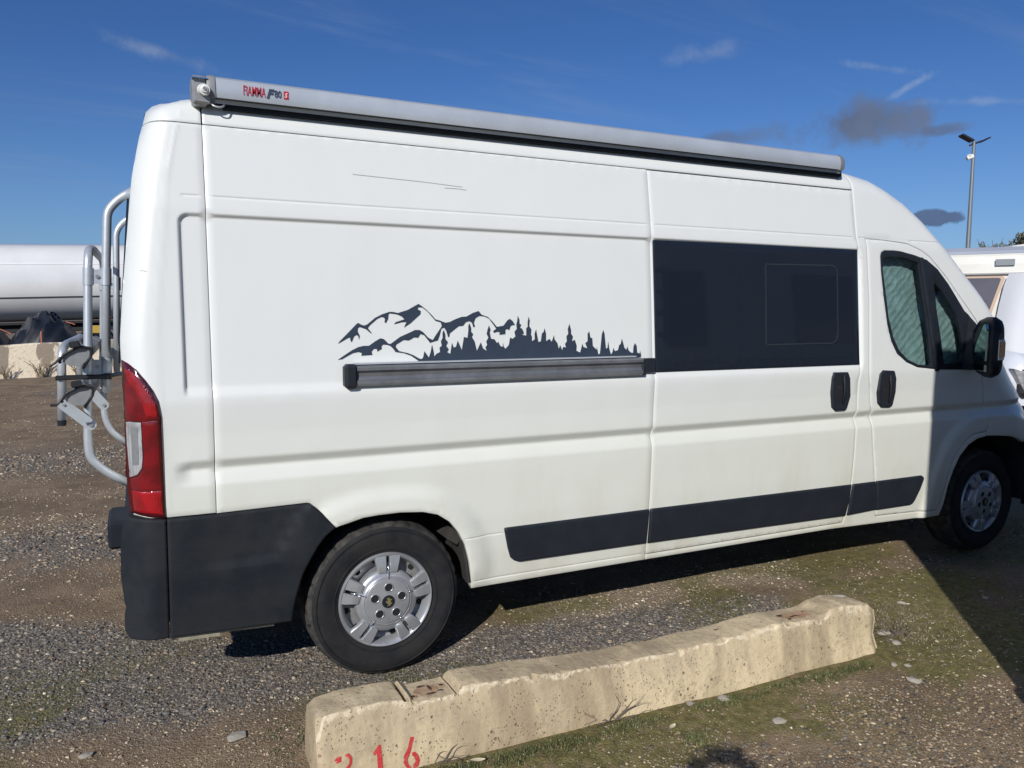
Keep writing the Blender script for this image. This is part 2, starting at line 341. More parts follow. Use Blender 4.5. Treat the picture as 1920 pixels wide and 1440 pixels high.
# ------------------------------------------------------------------ measured outlines (metres, van side plane)
D = json.loads(r'''{"strip1":[[1.561,0.5816],[1.5663,0.5867],[2.3648,0.5859],[2.3555,0.4096],[1.6427,0.4138],[1.6164,0.4247],[1.5985,0.4408],[1.5816,0.4916],[1.5713,0.5354]],"strip2":[[2.3749,0.5875],[3.7642,0.5749],[3.7589,0.4747],[3.753,0.3896],[2.3656,0.4082]],"strip3":[[3.7946,0.5752],[3.9723,0.5726],[4.0108,0.3912],[3.7747,0.4017]],"strip4":[[3.9832,0.5748],[4.3795,0.5742],[4.3956,0.566],[4.4032,0.5518],[4.3811,0.4896],[4.3477,0.4214],[4.3325,0.4026],[4.31,0.3948],[4.0191,0.3952]],"archR":[[0.7989,0.6847],[0.8451,0.6983],[0.9075,0.7137],[0.9709,0.7179],[1.0658,0.7187],[1.1655,0.7098],[1.2336,0.6903],[1.2883,0.6529],[1.3324,0.5988],[1.3646,0.5379],[1.3898,0.4493],[1.4099,0.3187]],"clad":[[0.1718,0.7946],[0.3399,0.7919],[0.6835,0.7968],[0.6949,0.7945],[0.7053,0.7857],[0.7348,0.7559],[0.7946,0.6864],[0.752,0.6557],[0.7186,0.6126],[0.6895,0.5621],[0.6606,0.5073],[0.6392,0.4371],[0.6243,0.3667],[0.6178,0.313],[0.4806,0.3174],[0.3212,0.3224],[0.168,0.3284]],"cladcrease":[[0.2888,0.5872],[0.4045,0.581],[0.5243,0.5813],[0.5571,0.5899],[0.5737,0.6099],[0.5969,0.6599],[0.6247,0.7113],[0.6544,0.7517],[0.6885,0.7897]],"door":[[3.8487,1.9831],[4.0156,1.9812],[4.1871,1.9699],[4.3013,1.9383],[4.383,1.9023],[4.4551,1.8488],[4.5519,1.7708],[4.6751,1.6541],[4.823,1.5162],[4.8593,1.386],[4.8589,1.2197],[4.8743,1.1652],[4.8985,1.076],[4.9108,0.9878],[4.949,0.9291],[4.9495,0.8404],[4.9379,0.8118],[4.8176,0.8007],[4.7357,0.7568],[4.6816,0.7046],[4.6353,0.6278],[4.6093,0.5167],[4.586,0.4134],[4.5578,0.3465],[4.5355,0.335],[4.0254,0.3528],[4.0188,0.3736],[3.9763,0.5754],[3.935,0.7692],[3.9057,0.9476],[3.9019,0.9588],[3.8965,0.9928],[3.8836,1.0313],[3.8541,1.2179],[3.8621,1.6424]],"slider":[[2.3601,2.2467],[3.7652,2.2536],[3.7685,1.9946],[3.7793,1.9263],[3.789,1.5212],[3.787,1.2676],[3.7704,1.1657],[3.7761,1.0212],[3.7783,0.9548],[3.779,0.9111],[3.7821,0.7733],[3.78,0.5845],[3.7623,0.4096],[3.7488,0.3429],[2.355,0.353],[2.3641,0.407],[2.3639,0.5832],[2.3669,0.9671],[2.3582,1.0016],[2.3569,1.1685],[2.3583,1.2183],[2.3621,1.2641],[2.3744,1.9161],[2.3612,1.9769]],"archF":[[4.5849,0.2977],[4.6081,0.369],[4.6257,0.4985],[4.6564,0.5868],[4.7004,0.6711],[4.7748,0.7386],[4.8578,0.7726],[4.9424,0.7831],[5.0736,0.7777],[5.2062,0.7652],[5.2906,0.7413],[5.3429,0.7136]],"glassSlide":[[2.3762,1.9149],[3.7838,1.9252],[3.787,1.2676],[2.3716,1.2679]],"paneSlide":[[3.0887,1.8121],[3.0957,1.8196],[3.5781,1.8263],[3.605,1.817],[3.6209,1.7964],[3.6179,1.445],[3.6054,1.406],[3.5758,1.3908],[3.0948,1.389],[3.0812,1.3981]],"winFrame":[[3.9572,1.8878],[3.9661,1.9093],[3.9908,1.9215],[4.0743,1.9238],[4.132,1.9206],[4.2528,1.9018],[4.3593,1.8777],[4.4547,1.8248],[4.5513,1.7385],[4.6247,1.6584],[4.6995,1.5756],[4.7378,1.5527],[4.8216,1.478],[4.8246,1.2864],[4.789,1.2092],[4.6915,1.2146],[4.4535,1.2216],[4.2621,1.2407],[4.1661,1.2737],[4.0846,1.3265],[4.0387,1.3971],[4.0059,1.4978],[3.98,1.6513],[3.961,1.804]],"pane1":[[3.9754,1.8578],[3.9925,1.8752],[4.0351,1.8828],[4.1486,1.8827],[4.2759,1.8593],[4.3081,1.6945],[4.3647,1.4167],[4.3844,1.2491],[4.2702,1.2559],[4.178,1.2891],[4.1068,1.3416],[4.0559,1.4201],[4.0174,1.5363],[3.9922,1.7052],[3.9746,1.8196]],"pane2":[[4.4168,1.744],[4.4768,1.705],[4.5492,1.6253],[4.6234,1.5444],[4.6483,1.4871],[4.6795,1.372],[4.6855,1.306],[4.6569,1.2658],[4.5841,1.2533],[4.5007,1.2578],[4.4738,1.4154],[4.4382,1.5843]],"handle1":[[3.5663,1.2329],[3.6786,1.2309],[3.6962,1.1957],[3.7051,1.0951],[3.681,1.0243],[3.6619,1.0149],[3.5949,1.0155],[3.5698,1.0358],[3.5552,1.1243],[3.5557,1.2036]],"handle2":[[3.9633,1.2329],[4.0584,1.227],[4.076,1.1826],[4.0756,1.1023],[4.0546,1.0233],[4.0286,1.0145],[3.9652,1.0177],[3.9385,1.041],[3.9273,1.1027],[3.9383,1.2122]],"lamp":[[0.0397,1.3828],[0.0632,1.3708],[0.0882,1.349],[0.1164,1.3114],[0.1413,1.2717],[0.1572,1.2337],[0.1641,1.1784],[0.1641,1.0191],[0.1672,0.7931],[0.0488,0.8109],[0.0422,0.9105],[0.0427,1.1464],[0.0413,1.337]],"lampclear":[[0.0433,1.1832],[0.0736,1.1893],[0.1046,1.1856],[0.1023,1.0241],[0.0992,0.9876],[0.086,0.9612],[0.0644,0.9461],[0.0448,0.9365],[0.0433,1.0289]],"decal":[[[0.8206,1.4308],[0.8318,1.4441],[0.8652,1.4759],[0.899,1.5097],[0.9065,1.5144],[0.9191,1.5071],[0.93,1.5035],[0.9431,1.5077],[0.9545,1.5167],[0.9773,1.5348],[1.0077,1.5494],[1.0382,1.5593],[1.0534,1.5593],[1.08,1.5539],[1.0798,1.5469],[1.0608,1.5506],[1.0381,1.5531],[1.034,1.5458],[1.0328,1.5311],[1.0224,1.5129],[1.0162,1.5177],[1.0191,1.5275],[1.0148,1.5359],[1.0036,1.5384],[0.9846,1.5294],[0.9541,1.5041],[0.9456,1.4933],[0.9641,1.4696],[0.9531,1.4751],[0.9387,1.4879],[0.9242,1.4934],[0.9115,1.4978],[0.9039,1.4917],[0.9035,1.4792],[0.9114,1.4611],[0.9073,1.4467],[0.9048,1.4612],[0.8976,1.4656],[0.8872,1.4596],[0.8805,1.4435],[0.8767,1.4364],[0.8722,1.4436],[0.8711,1.4561],[0.8609,1.4527],[0.8389,1.4405]],[[1.0743,1.5543],[1.119,1.568],[1.1467,1.583],[1.1665,1.5931],[1.1819,1.5832],[1.2051,1.5646],[1.2244,1.546],[1.2399,1.5283],[1.2618,1.5226],[1.2724,1.5121],[1.2576,1.517],[1.2397,1.5216],[1.2281,1.5347],[1.205,1.5609],[1.1818,1.5783],[1.1641,1.5786],[1.1619,1.5708],[1.1754,1.5627],[1.1731,1.5496],[1.153,1.5329],[1.129,1.5125],[1.0994,1.4942],[1.1055,1.5071],[1.1117,1.5174],[1.0904,1.5164],[1.0564,1.508],[1.0655,1.5175],[1.1023,1.5285],[1.0911,1.5403],[1.0741,1.5476]],[[1.2578,1.5238],[1.2838,1.5139],[1.3042,1.5169],[1.329,1.5282],[1.3581,1.5385],[1.383,1.5404],[1.4126,1.5558],[1.4402,1.5643],[1.4545,1.5482],[1.484,1.5385],[1.5048,1.5191],[1.5265,1.4944],[1.5191,1.4917],[1.488,1.5319],[1.4628,1.5424],[1.4416,1.5424],[1.4245,1.5327],[1.4164,1.5135],[1.4214,1.4962],[1.413,1.4935],[1.4072,1.5135],[1.3949,1.5205],[1.3781,1.5155],[1.3653,1.5003],[1.3446,1.4985],[1.3028,1.4683],[1.3003,1.4532],[1.2942,1.4533],[1.2868,1.4798],[1.2771,1.4932],[1.2648,1.4876],[1.2559,1.4575],[1.2473,1.4387],[1.209,1.4287],[1.2254,1.442],[1.242,1.4651],[1.2672,1.4989],[1.2636,1.514]],[[1.0341,1.4232],[1.0809,1.4556],[1.12,1.4719],[1.1476,1.4839],[1.1672,1.4837],[1.1827,1.475],[1.2057,1.4505],[1.2273,1.4397],[1.213,1.4286],[1.2015,1.443],[1.1862,1.4619],[1.1706,1.4666],[1.1603,1.451],[1.1428,1.4531],[1.119,1.4404],[1.0959,1.4425],[1.0646,1.4245],[1.0605,1.4154],[1.0752,1.3967],[1.1135,1.3878],[1.1366,1.3788],[1.1636,1.3633],[1.1872,1.3609],[1.1868,1.3482],[1.1671,1.3483],[1.1478,1.3618],[1.1249,1.3772],[1.0942,1.3882],[1.0598,1.3933],[1.0488,1.4083]],[[0.8185,1.3667],[0.8442,1.3833],[0.8775,1.4041],[0.9034,1.4162],[0.9256,1.4212],[0.9477,1.4209],[0.9743,1.4386],[0.9972,1.4511],[1.0121,1.4473],[1.0304,1.4287],[1.0531,1.4247],[1.049,1.4138],[1.0265,1.4233],[1.0077,1.4254],[1.0007,1.4182],[1.0015,1.4073],[0.9824,1.3967],[0.9808,1.4076],[0.9678,1.4079],[0.9581,1.3971],[0.9614,1.3836],[0.9151,1.381],[0.9173,1.3925],[0.9028,1.3964],[0.8807,1.3925],[0.8586,1.3812],[0.8366,1.3691]],[[1.1632,1.3484],[1.1795,1.3686],[1.1862,1.3946],[1.2052,1.368],[1.2139,1.3903],[1.2208,1.4221],[1.2278,1.3901],[1.2293,1.3712],[1.2396,1.3823],[1.2559,1.3895],[1.2544,1.4084],[1.2647,1.4158],[1.2613,1.4347],[1.2698,1.4498],[1.2695,1.4686],[1.2756,1.4837],[1.2823,1.4647],[1.2818,1.4458],[1.2935,1.4305],[1.285,1.4155],[1.2967,1.4001],[1.2883,1.3889],[1.3023,1.381],[1.3118,1.4284],[1.3194,1.4073],[1.3297,1.411],[1.3387,1.4375],[1.3561,1.3971],[1.368,1.4524],[1.3845,1.4484],[1.3897,1.4829],[1.3893,1.4982],[1.3955,1.5116],[1.4032,1.4905],[1.402,1.4751],[1.4121,1.4635],[1.4055,1.452],[1.4175,1.4326],[1.4269,1.392],[1.4469,1.4284],[1.4568,1.4011],[1.4735,1.3911],[1.4675,1.4048],[1.4763,1.4163],[1.4725,1.4319],[1.4836,1.4473],[1.4755,1.4648],[1.4803,1.4823],[1.4881,1.5016],[1.4952,1.4822],[1.4906,1.4705],[1.4963,1.4432],[1.5133,1.4404],[1.5243,1.4236],[1.5313,1.4297],[1.54,1.4109],[1.5514,1.4066],[1.5542,1.4253],[1.5561,1.4086],[1.5651,1.398],[1.5818,1.4144],[1.5896,1.4478],[1.6011,1.4414],[1.6155,1.4517],[1.6113,1.4727],[1.6234,1.4852],[1.6216,1.5062],[1.6266,1.5188],[1.6297,1.5448],[1.6377,1.5272],[1.6381,1.5082],[1.6465,1.504],[1.64,1.4893],[1.6494,1.4871],[1.6561,1.4744],[1.6582,1.4639],[1.6463,1.4598],[1.6699,1.4553],[1.6708,1.4891],[1.678,1.4933],[1.6786,1.5144],[1.684,1.5398],[1.6897,1.5229],[1.6862,1.4975],[1.6968,1.4826],[1.6938,1.4593],[1.6984,1.4508],[1.6978,1.4296],[1.7125,1.4379],[1.7121,1.4634],[1.7208,1.4824],[1.7263,1.4505],[1.7314,1.4249],[1.7436,1.429],[1.7493,1.463],[1.7592,1.4715],[1.7645,1.4885],[1.7712,1.4628],[1.7703,1.4286],[1.7877,1.4391],[1.7996,1.4261],[1.8127,1.456],[1.8147,1.4366],[1.829,1.4192],[1.8358,1.3932],[1.8437,1.4103],[1.853,1.3864],[1.8584,1.4014],[1.8733,1.399],[1.8687,1.4143],[1.879,1.4271],[1.8771,1.4489],[1.8874,1.4618],[1.8854,1.4835],[1.895,1.5073],[1.9029,1.479],[1.9025,1.4616],[1.9122,1.4485],[1.9067,1.4268],[1.922,1.4331],[1.9314,1.4046],[1.9284,1.3828],[1.9485,1.3737],[1.9622,1.4151],[1.967,1.3996],[1.9873,1.3927],[1.9776,1.417],[1.9907,1.4256],[1.9915,1.4608],[2.0011,1.4717],[2.0066,1.4431],[2.0168,1.4385],[2.0186,1.4032],[2.0389,1.3852],[2.0403,1.4006],[2.0488,1.3628],[2.0568,1.3671],[2.0662,1.4335],[2.0693,1.4557],[2.0777,1.4778],[2.0852,1.4599],[2.0872,1.4332],[2.0914,1.3887],[2.0994,1.393],[2.1044,1.425],[2.1099,1.3883],[2.1188,1.3614],[2.1282,1.3746],[2.1323,1.3924],[2.1415,1.3766],[2.1577,1.3808],[2.1663,1.4053],[2.1744,1.4097],[2.182,1.4366],[2.1906,1.4094],[2.1956,1.3913],[2.2062,1.3821],[2.2131,1.3978],[2.2197,1.3774],[2.2331,1.368],[2.244,1.3656],[2.2473,1.395],[2.256,1.4139],[2.2666,1.3992],[2.2687,1.3673],[2.2823,1.3625],[2.2854,1.3784],[2.292,1.3509],[2.2876,1.3451],[1.8174,1.3495],[1.4406,1.3529]],[[1.4463,1.5561],[1.4594,1.5438],[1.4819,1.5397],[1.4996,1.5232],[1.5262,1.495],[1.5586,1.5002],[1.5777,1.5231],[1.5909,1.5306],[1.6055,1.5188],[1.6154,1.502],[1.6028,1.5021],[1.5933,1.4979],[1.5858,1.4792],[1.5767,1.4855],[1.5673,1.4814],[1.5668,1.4626],[1.5367,1.46],[1.5393,1.4712],[1.5279,1.4734],[1.5118,1.4685],[1.5065,1.4756],[1.5223,1.4867],[1.4906,1.5294],[1.4728,1.5397],[1.4548,1.5418],[1.4459,1.5438]]],"n1":[[0.7592,0.0806],[0.7641,0.0845],[0.7806,0.1015],[0.7872,0.0993],[0.79,0.0105],[0.7903,-0.0202],[0.7713,-0.0153],[0.7724,0.0149],[0.7712,0.0761],[0.7623,0.0688]],"n6":[[[0.8909,0.103],[0.9044,0.1002],[0.8864,0.0519],[0.8761,0.0338],[0.8776,0.0162],[0.8876,0.0034],[0.8825,-0.0039],[0.8691,0.008],[0.8609,0.0272],[0.8645,0.0503],[0.8798,0.0706]],[[0.8931,0.052],[0.9033,0.053],[0.9151,0.0381],[0.9194,0.0198],[0.9131,0.0023],[0.8943,-0.0058],[0.8944,0.0069],[0.9037,0.0202],[0.9014,0.0345],[0.893,0.0417]]],"n2":[[[0.6289,0.0822],[0.64,0.0917],[0.6525,0.0913],[0.6522,0.0748],[0.6381,0.0716]],[[0.6651,0.0932],[0.6778,0.0958],[0.6887,0.0825],[0.6868,0.063],[0.6706,0.0397],[0.6514,0.0252],[0.6387,0.0185],[0.6325,0.02],[0.6549,0.0436],[0.6773,0.0637],[0.6791,0.0782],[0.6682,0.0859]],[[0.6326,0.0233],[0.6892,0.0156],[0.689,0.004],[0.6324,0.0118]]],"numz":[]}''')

# ------------------------------------------------------------------ ground
def gray_zone(x, y):
    w = fbm(x, y, 1.6, 4, 3)-.5; w2 = fbm(x, y, 5, 3, 8)-.5
    c1 = np.interp(x, [-3, -.5, .3, 1, 2, 4], [.8, .62, .36, .10, .0, -.02]); h1 = np.interp(x, [-3, -.5, .6, 1.3, 3.2, 3.6], [.9, .60, .36, .25, .16, .0])
    a = 1-smooth(-.10, .16, np.abs(y-c1+w*.5)-h1+w2*.12)
    a = a*(1-smooth(3.2, 3.6, x+w))
    b = .75*(1-smooth(-.15, .25, np.abs(y-2.65+w*.9)-.38))*(1-smooth(.2, 1.2, x))
    c = .6*(1-smooth(-.3, .5, np.abs(y-6.2+w*1.6)-.8))*(1-smooth(1, 3, x))
    d = (fbm(x, y, .35, 3, 21) > .62)*smooth(8.5, 10, y)*.5
    return np.clip(np.maximum.reduce([a, b, c, d]), 0, 1)
def pale_zone(x, y):
    w = fbm(x, y, 2.2, 3, 31)-.5
    return np.clip((1-smooth(-.05, .15, np.abs(y-.33+w*.3)-.13))*smooth(1.7, 2.1, x+w*.4)*(1-smooth(3.5, 4.0, x+w)), 0, 1)
def moss_zone(x, y):
    m = smooth(.42, .56, fbm(x, y, 1.5, 4, 5)+.10*smooth(-.2, -.7, y)*smooth(.3, 1.2, x)*(1-smooth(4.2, 5.5, x)))
    m = m*smooth(1.0, .2, y+.0*x)
    edge = (1-smooth(.02, .16, np.abs(y+.70+.03*(x-1.5)+(fbm(x, y, 6, 2, 9)-.5)*.12)))*smooth(.7, .95, x)*(1-smooth(3.0, 3.4, x))
    e2 = (1-smooth(.0, .2, np.abs(y+.08)))*smooth(.45, .75, x)*(1-smooth(1.3, 1.6, x))*.6
    return np.clip(np.maximum.reduce([m, edge, e2]), 0, 1)
def gh(x, y):
    z = (fbm(x, y, .9, 3, 1)-.5)*.030 + (fbm(x, y, 4.5, 3, 2)-.5)*.012
    z = z*smooth(-3.5, 0, -np.abs(0*x)+3) if False else z
    z = z + gray_zone(x, y)*.006
    # the wheels have pressed their footprints flat
    for wx, wy in ((1.015, .12), (5.05, .13), (1.015, 1.93), (5.05, 1.93)):
        k = np.exp(-(((x-wx)/.30)**2+((y-wy)/.22)**2)); z = z*(1-k)-.004*k
    z = z - .03*(1-smooth(.55, 1.0, x))*smooth(-.45, -.75, y)
    far = smooth(9, 20, np.hypot(x, y))
    z = z*(1-far)+far*(fbm(x, y, .12, 2, 4)-.5)*.10
    z = z + smooth(-3.2, -.2, x)*smooth(14, 18, y)*(1-smooth(40, 60, y))*.05
    return z
def axis(lo, hi, fine_lo, fine_hi, st):
    a = list(np.arange(fine_lo, fine_hi, st)); v = fine_hi; s = st
    while v < hi: a.append(v); s *= 1.12; v += s
    a.append(hi); v = fine_lo; s = st; b = []
    while v > lo: s *= 1.12; v -= s; b.append(max(v, lo))
    return np.array(sorted(set(b+a)))
gx = axis(-900, 900, -1.6, 6.6, .04); gy = axis(-60, 1500, -2.0, 4.0, .04)
GX, GY = np.meshgrid(gx, gy); GZ = gh(GX, GY)
nx, ny = len(gx), len(gy)
me = bpy.data.meshes.new('ground')
me.vertices.add(nx*ny); me.vertices.foreach_set('co', np.stack([GX, GY, GZ], -1).astype('f4').ravel())
ii = (np.arange(ny-1)[:, None]*nx+np.arange(nx-1)[None]).ravel()
quads = np.stack([ii, ii+1, ii+1+nx, ii+nx], -1).astype('i4')
me.loops.add(quads.size); me.loops.foreach_set('vertex_index', quads.ravel())
me.polygons.add(len(quads)); me.polygons.foreach_set('loop_start', (np.arange(len(quads))*4).astype('i4'))
me.polygons.foreach_set('use_smooth', np.ones(len(quads), bool)); me.update(calc_edges=True)
ca = me.color_attributes.new('zone', 'FLOAT_COLOR', 'POINT')
zc = np.stack([gray_zone(GX, GY), moss_zone(GX, GY), pale_zone(GX, GY), np.ones_like(GX)], -1)
ca.data.foreach_set('color', zc.astype('f4').ravel())
def ground_mat():
    m, n, b, o = new_mat('gravelly_soil')
    tc = NN(n, 'ShaderNodeTexCoord').outputs['Object']
    at = NN(n, 'ShaderNodeVertexColor', layer_name='zone').outputs[0]
    sp = NN(n, 'ShaderNodeSeparateColor', {0: at})
    def noi(s, d=6.0, r=.6): return NN(n, 'ShaderNodeTexNoise', {'Vector': tc, 'Scale': s, 'Detail': d, 'Roughness': r}).outputs[0]
    big = noi(1.1); mid = noi(7); fine = noi(70, 5, .7)
    soil = mixc(n, sstep(n, big, .36, .64), (0.190, 0.132, 0.080), (0.315, 0.228, 0.142))
    soil = mixc(n, mth(n, 'MULTIPLY', sstep(n, mid, .4, .7), .6), soil, (0.130, 0.094, 0.064))
    wet = mixc(n, sstep(n, noi(2.6, 5), .45, .68), soil, (0.105, 0.070, 0.047))
    soil = mixc(n, .5, soil, wet)
    v1 = NN(n, 'ShaderNodeTexVoronoi', {'Vector': tc, 'Scale': 95.0, 'Randomness': 1.0}); v2 = NN(n, 'ShaderNodeTexVoronoi', {'Vector': tc, 'Scale': 210.0})
    g1 = ramp(n, NN(n, 'ShaderNodeSeparateColor', {0: v1.outputs['Color']}).outputs[0],
              [(0, (.055, .052, .050)), (.4, (.135, .125, .118)), (.75, (.21, .185, .16)), (.93, (.34, .29, .23)), (1, (.50, .45, .37))])
    g2 = ramp(n, NN(n, 'ShaderNodeSeparateColor', {0: v2.outputs['Color']}).outputs[0],
              [(0, (.075, .055, .038)), (.5, (.19, .145, .10)), (.85, (.38, .31, .22)), (1, (.60, .53, .41))])
    soil = mixc(n, mth(n, 'MULTIPLY', sstep(n, fine, .40, .66), .62), soil, g2)
    gv = mixc(n, mth(n, 'MULTIPLY', sstep(n, mid, .3, .7), .35), g1, mixc(n, .5, g2, g1))
    c = mixc(n, mth(n, 'MULTIPLY', sp.outputs[0], .92), soil, gv)
    c = mixc(n, mth(n, 'MULTIPLY', sp.outputs[2], .7), c, mixc(n, .5, g2, (.36, .31, .24)))
    mg = mixc(n, sstep(n, noi(24, 6), .35, .65), (0.082, 0.082, 0.020), (0.190, 0.176, 0.056))
    mm = mth(n, 'MULTIPLY', sp.outputs[1], sstep(n, noi(16, 6, .7), .28, .52))
    c = mixc(n, mth(n, 'MULTIPLY', mm, .78), c, mg)
    n.links.new(c, b.inputs['Base Color']); b.inputs['Roughness'].default_value = .93; b.inputs['Specular IOR Level'].default_value = .25
    h = mth(n, 'ADD', mth(n, 'MULTIPLY', v1.outputs['Distance'], -.5), mth(n, 'ADD', fine, mth(n, 'MULTIPLY', v2.outputs['Distance'], -.3)))
    n.links.new(NN(n, 'ShaderNodeBump', {'Height': h, 'Strength': .9, 'Distance': .008}).outputs[0], b.inputs['Normal'])
    return m
me.materials.append(ground_mat())
g = bpy.data.objects.new('ground', me); col.objects.link(g); tag(g, kind='structure')

# loose stones: one mesh of many small angular stones
ICO = None
def ico():
    t = (1+5**.5)/2
    V = np.array([(-1, t, 0), (1, t, 0), (-1, -t, 0), (1, -t, 0), (0, -1, t), (0, 1, t), (0, -1, -t), (0, 1, -t), (t, 0, -1), (t, 0, 1), (-t, 0, -1), (-t, 0, 1)], float)
    V /= np.linalg.norm(V[0])
    F = np.array([(0, 11, 5), (0, 5, 1), (0, 1, 7), (0, 7, 10), (0, 10, 11), (1, 5, 9), (5, 11, 4), (11, 10, 2), (10, 7, 6), (7, 1, 8), (3, 9, 4), (3, 4, 2), (3, 2, 6), (3, 6, 8), (3, 8, 9), (4, 9, 5), (2, 4, 11), (6, 2, 10), (8, 6, 7), (9, 8, 1)])
    return V, F
OCT = (np.array([(1, 0, 0), (-1, 0, 0), (0, 1, 0), (0, -1, 0), (0, 0, 1), (0, 0, -1)], float), np.array([(0, 2, 4), (2, 1, 4), (1, 3, 4), (3, 0, 4), (2, 0, 5), (1, 2, 5), (3, 1, 5), (0, 3, 5)]))
def stone_mesh(name, P, S, C, shape, flat=.6):
    BV, BF = shape; n = len(P); k = len(BV)
    ang = RS.rand(n)*2*np.pi
    jit = 1+(RS.rand(n, k, 1)-.5)*.78
    V = BV[None]*jit*np.stack([1+RS.rand(n)*.5, .65+RS.rand(n)*.35, flat*(.6+RS.rand(n)*.6)], -1)[:, None]
    # tilt
    tx = (RS.rand(n)-.5)*.9; c, s = np.cos(tx)[:, None], np.sin(tx)[:, None]
    y = V[..., 1]*c-V[..., 2]*s; z = V[..., 1]*s+V[..., 2]*c; V[..., 1] = y; V[..., 2] = z
    c, s = np.cos(ang)[:, None], np.sin(ang)[:, None]
    x = V[..., 0]*c-V[..., 1]*s; y = V[..., 0]*s+V[..., 1]*c; V[..., 0] = x; V[..., 1] = y
    V = V*S[:, None, None]; V += P[:, None]
    F = (BF[None]+(np.arange(n)*k)[:, None, None]).reshape(-1, 3)
    me = bpy.data.meshes.new(name); me.vertices.add(n*k); me.vertices.foreach_set('co', V.astype('f4').ravel())
    me.loops.add(F.size); me.loops.foreach_set('vertex_index', F.astype('i4').ravel())
    me.polygons.add(len(F)); me.polygons.foreach_set('loop_start', (np.arange(len(F))*3).astype('i4'))
    me.update(calc_edges=True)
    a = me.color_attributes.new('tone', 'FLOAT_COLOR', 'POINT')
    cc = np.repeat(np.concatenate([C, np.ones((n, 1))], 1), k, 0); a.data.foreach_set('color', cc.astype('f4').ravel())
    o = bpy.data.objects.new(name, me); col.objects.link(o); return o
def tone_mat(name, rough=.9):
    m, n, b, o = new_mat(name)
    a = NN(n, 'ShaderNodeVertexColor', layer_name='tone').outputs[0]
    tc = NN(n, 'ShaderNodeTexCoord').outputs['Object']
    nz = NN(n, 'ShaderNodeTexNoise', {'Vector': tc, 'Scale': 140.0, 'Detail': 4.0}).outputs[0]
    n.links.new(mixc(n, .55, a, mixc(n, sstep(n, nz, .3, .7), (.45, .43, .40), (1.3, 1.3, 1.3)), 'MULTIPLY'), b.inputs['Base Color'])
    b.inputs['Roughness'].default_value = rough; b.inputs['Specular IOR Level'].default_value = .3
    return m
STONE = tone_mat('loose_stone')
def in_block(x, y):
    v = y+.03*(x-.6); return (x > .55) & (x < 3.22) & (v > -.68) & (v < -.39)
def scatter(n, rmin, rmax, pw=1.0, azr=(-12, 66)):
    az = np.radians(RS.uniform(azr[0], azr[1], n)); r = rmin*(rmax/rmin)**(RS.rand(n)**pw)
    return CAMPOS[0]+r*np.sin(az), CAMPOS[1]+r*np.cos(az), r
GREYT = np.array([(.115, .110, .108), (.160, .153, .148), (.215, .20, .182), (.27, .24, .20), (.088, .084, .083), (.22, .16, .115), (.40, .35, .28)])
TANT = np.array([(.27, .205, .14), (.35, .28, .195), (.46, .385, .28), (.60, .53, .40), (.21, .165, .12), (.24, .225, .20), (.74, .67, .54)])
def stones(name, n, smin, smax, rmin, rmax, shape, pg, pt, pw=1.0, flat=.6, az=(-12, 66), clump=None):
    x, y, r = scatter(n, rmin, rmax, pw, az)
    gz = gray_zone(x, y); pz = pale_zone(x, y); mz = moss_zone(x, y)
    pr = np.maximum(gz*pg, np.maximum(pt*(.35+1.3*(fbm(x, y, 2.3, 3, 44) > .5)), pz*.8))*(1-.45*mz)
    if clump: pr = pt*.75*smooth(clump-.05, clump+.07, fbm(x, y, 2.6, 3, 91))*smooth(-.78, -1.0, y+.03*(x-.6))
    k = (RS.rand(n) < pr) & ~in_block(x, y); x, y, r, gz, pz = x[k], y[k], r[k], gz[k], pz[k]; n = len(x)
    s = smin*(smax/smin)**(RS.rand(n)**1.7)
    s = s*np.clip(r/4.5, .8, 1.9)*np.where(gz > .5, 1.0, .72)
    isg = RS.rand(n) < (.55 if clump else np.clip(gz*.95-pz*.6, .12, .93))
    C = np.where(isg[:, None], GREYT[RS.choice(7, n, p=[.24, .22, .18, .13, .10, .08, .05])], TANT[RS.choice(7, n, p=[.26, .24, .18, .08, .14, .08, .02])])
    C = C*(.8+.4*RS.rand(n, 1))*(np.array([.86, .82, .74]) if clump else 1)
    P = np.stack([x, y, gh(x, y)+s*.12], -1)
    o = stone_mesh(name, P, s, C, shape, flat); o.data.materials.append(STONE); tag(o, kind='stuff'); return o
tag(stones('gravel', 170000, .003, .0085, 2.2, 13, OCT, 1.0, .34), 'small grey and tan gravel stones strewn over the brown soil', 'gravel')
tag(stones('coarse_gravel', 42000, .0055, .0145, 2.2, 10, ico(), .85, .06, flat=.5), 'coarser angular grey stones lying in the gravel bands', 'gravel')
tag(stones('pale_pebbles', 26000, .0055, .014, 2.2, 7, ico(), .06, .36, flat=.42), 'pale flat pebbles scattered over the brown and mossy soil in front', 'gravel')
fx_, fy_ = None, None
tag(stones('foreground_gravel', 26000, .0045, .0175, 2.15, 3.7, ico(), .0, .9, flat=.45, az=(30, 66), clump=.47), 'dense patch of mixed grey and pale pebbles in the near right foreground', 'gravel')
tag(stones('distant_gravel', 60000, .005, .011, 6, 22, OCT, .8, .35), 'gravel on the far part of the yard up to the low wall', 'gravel')

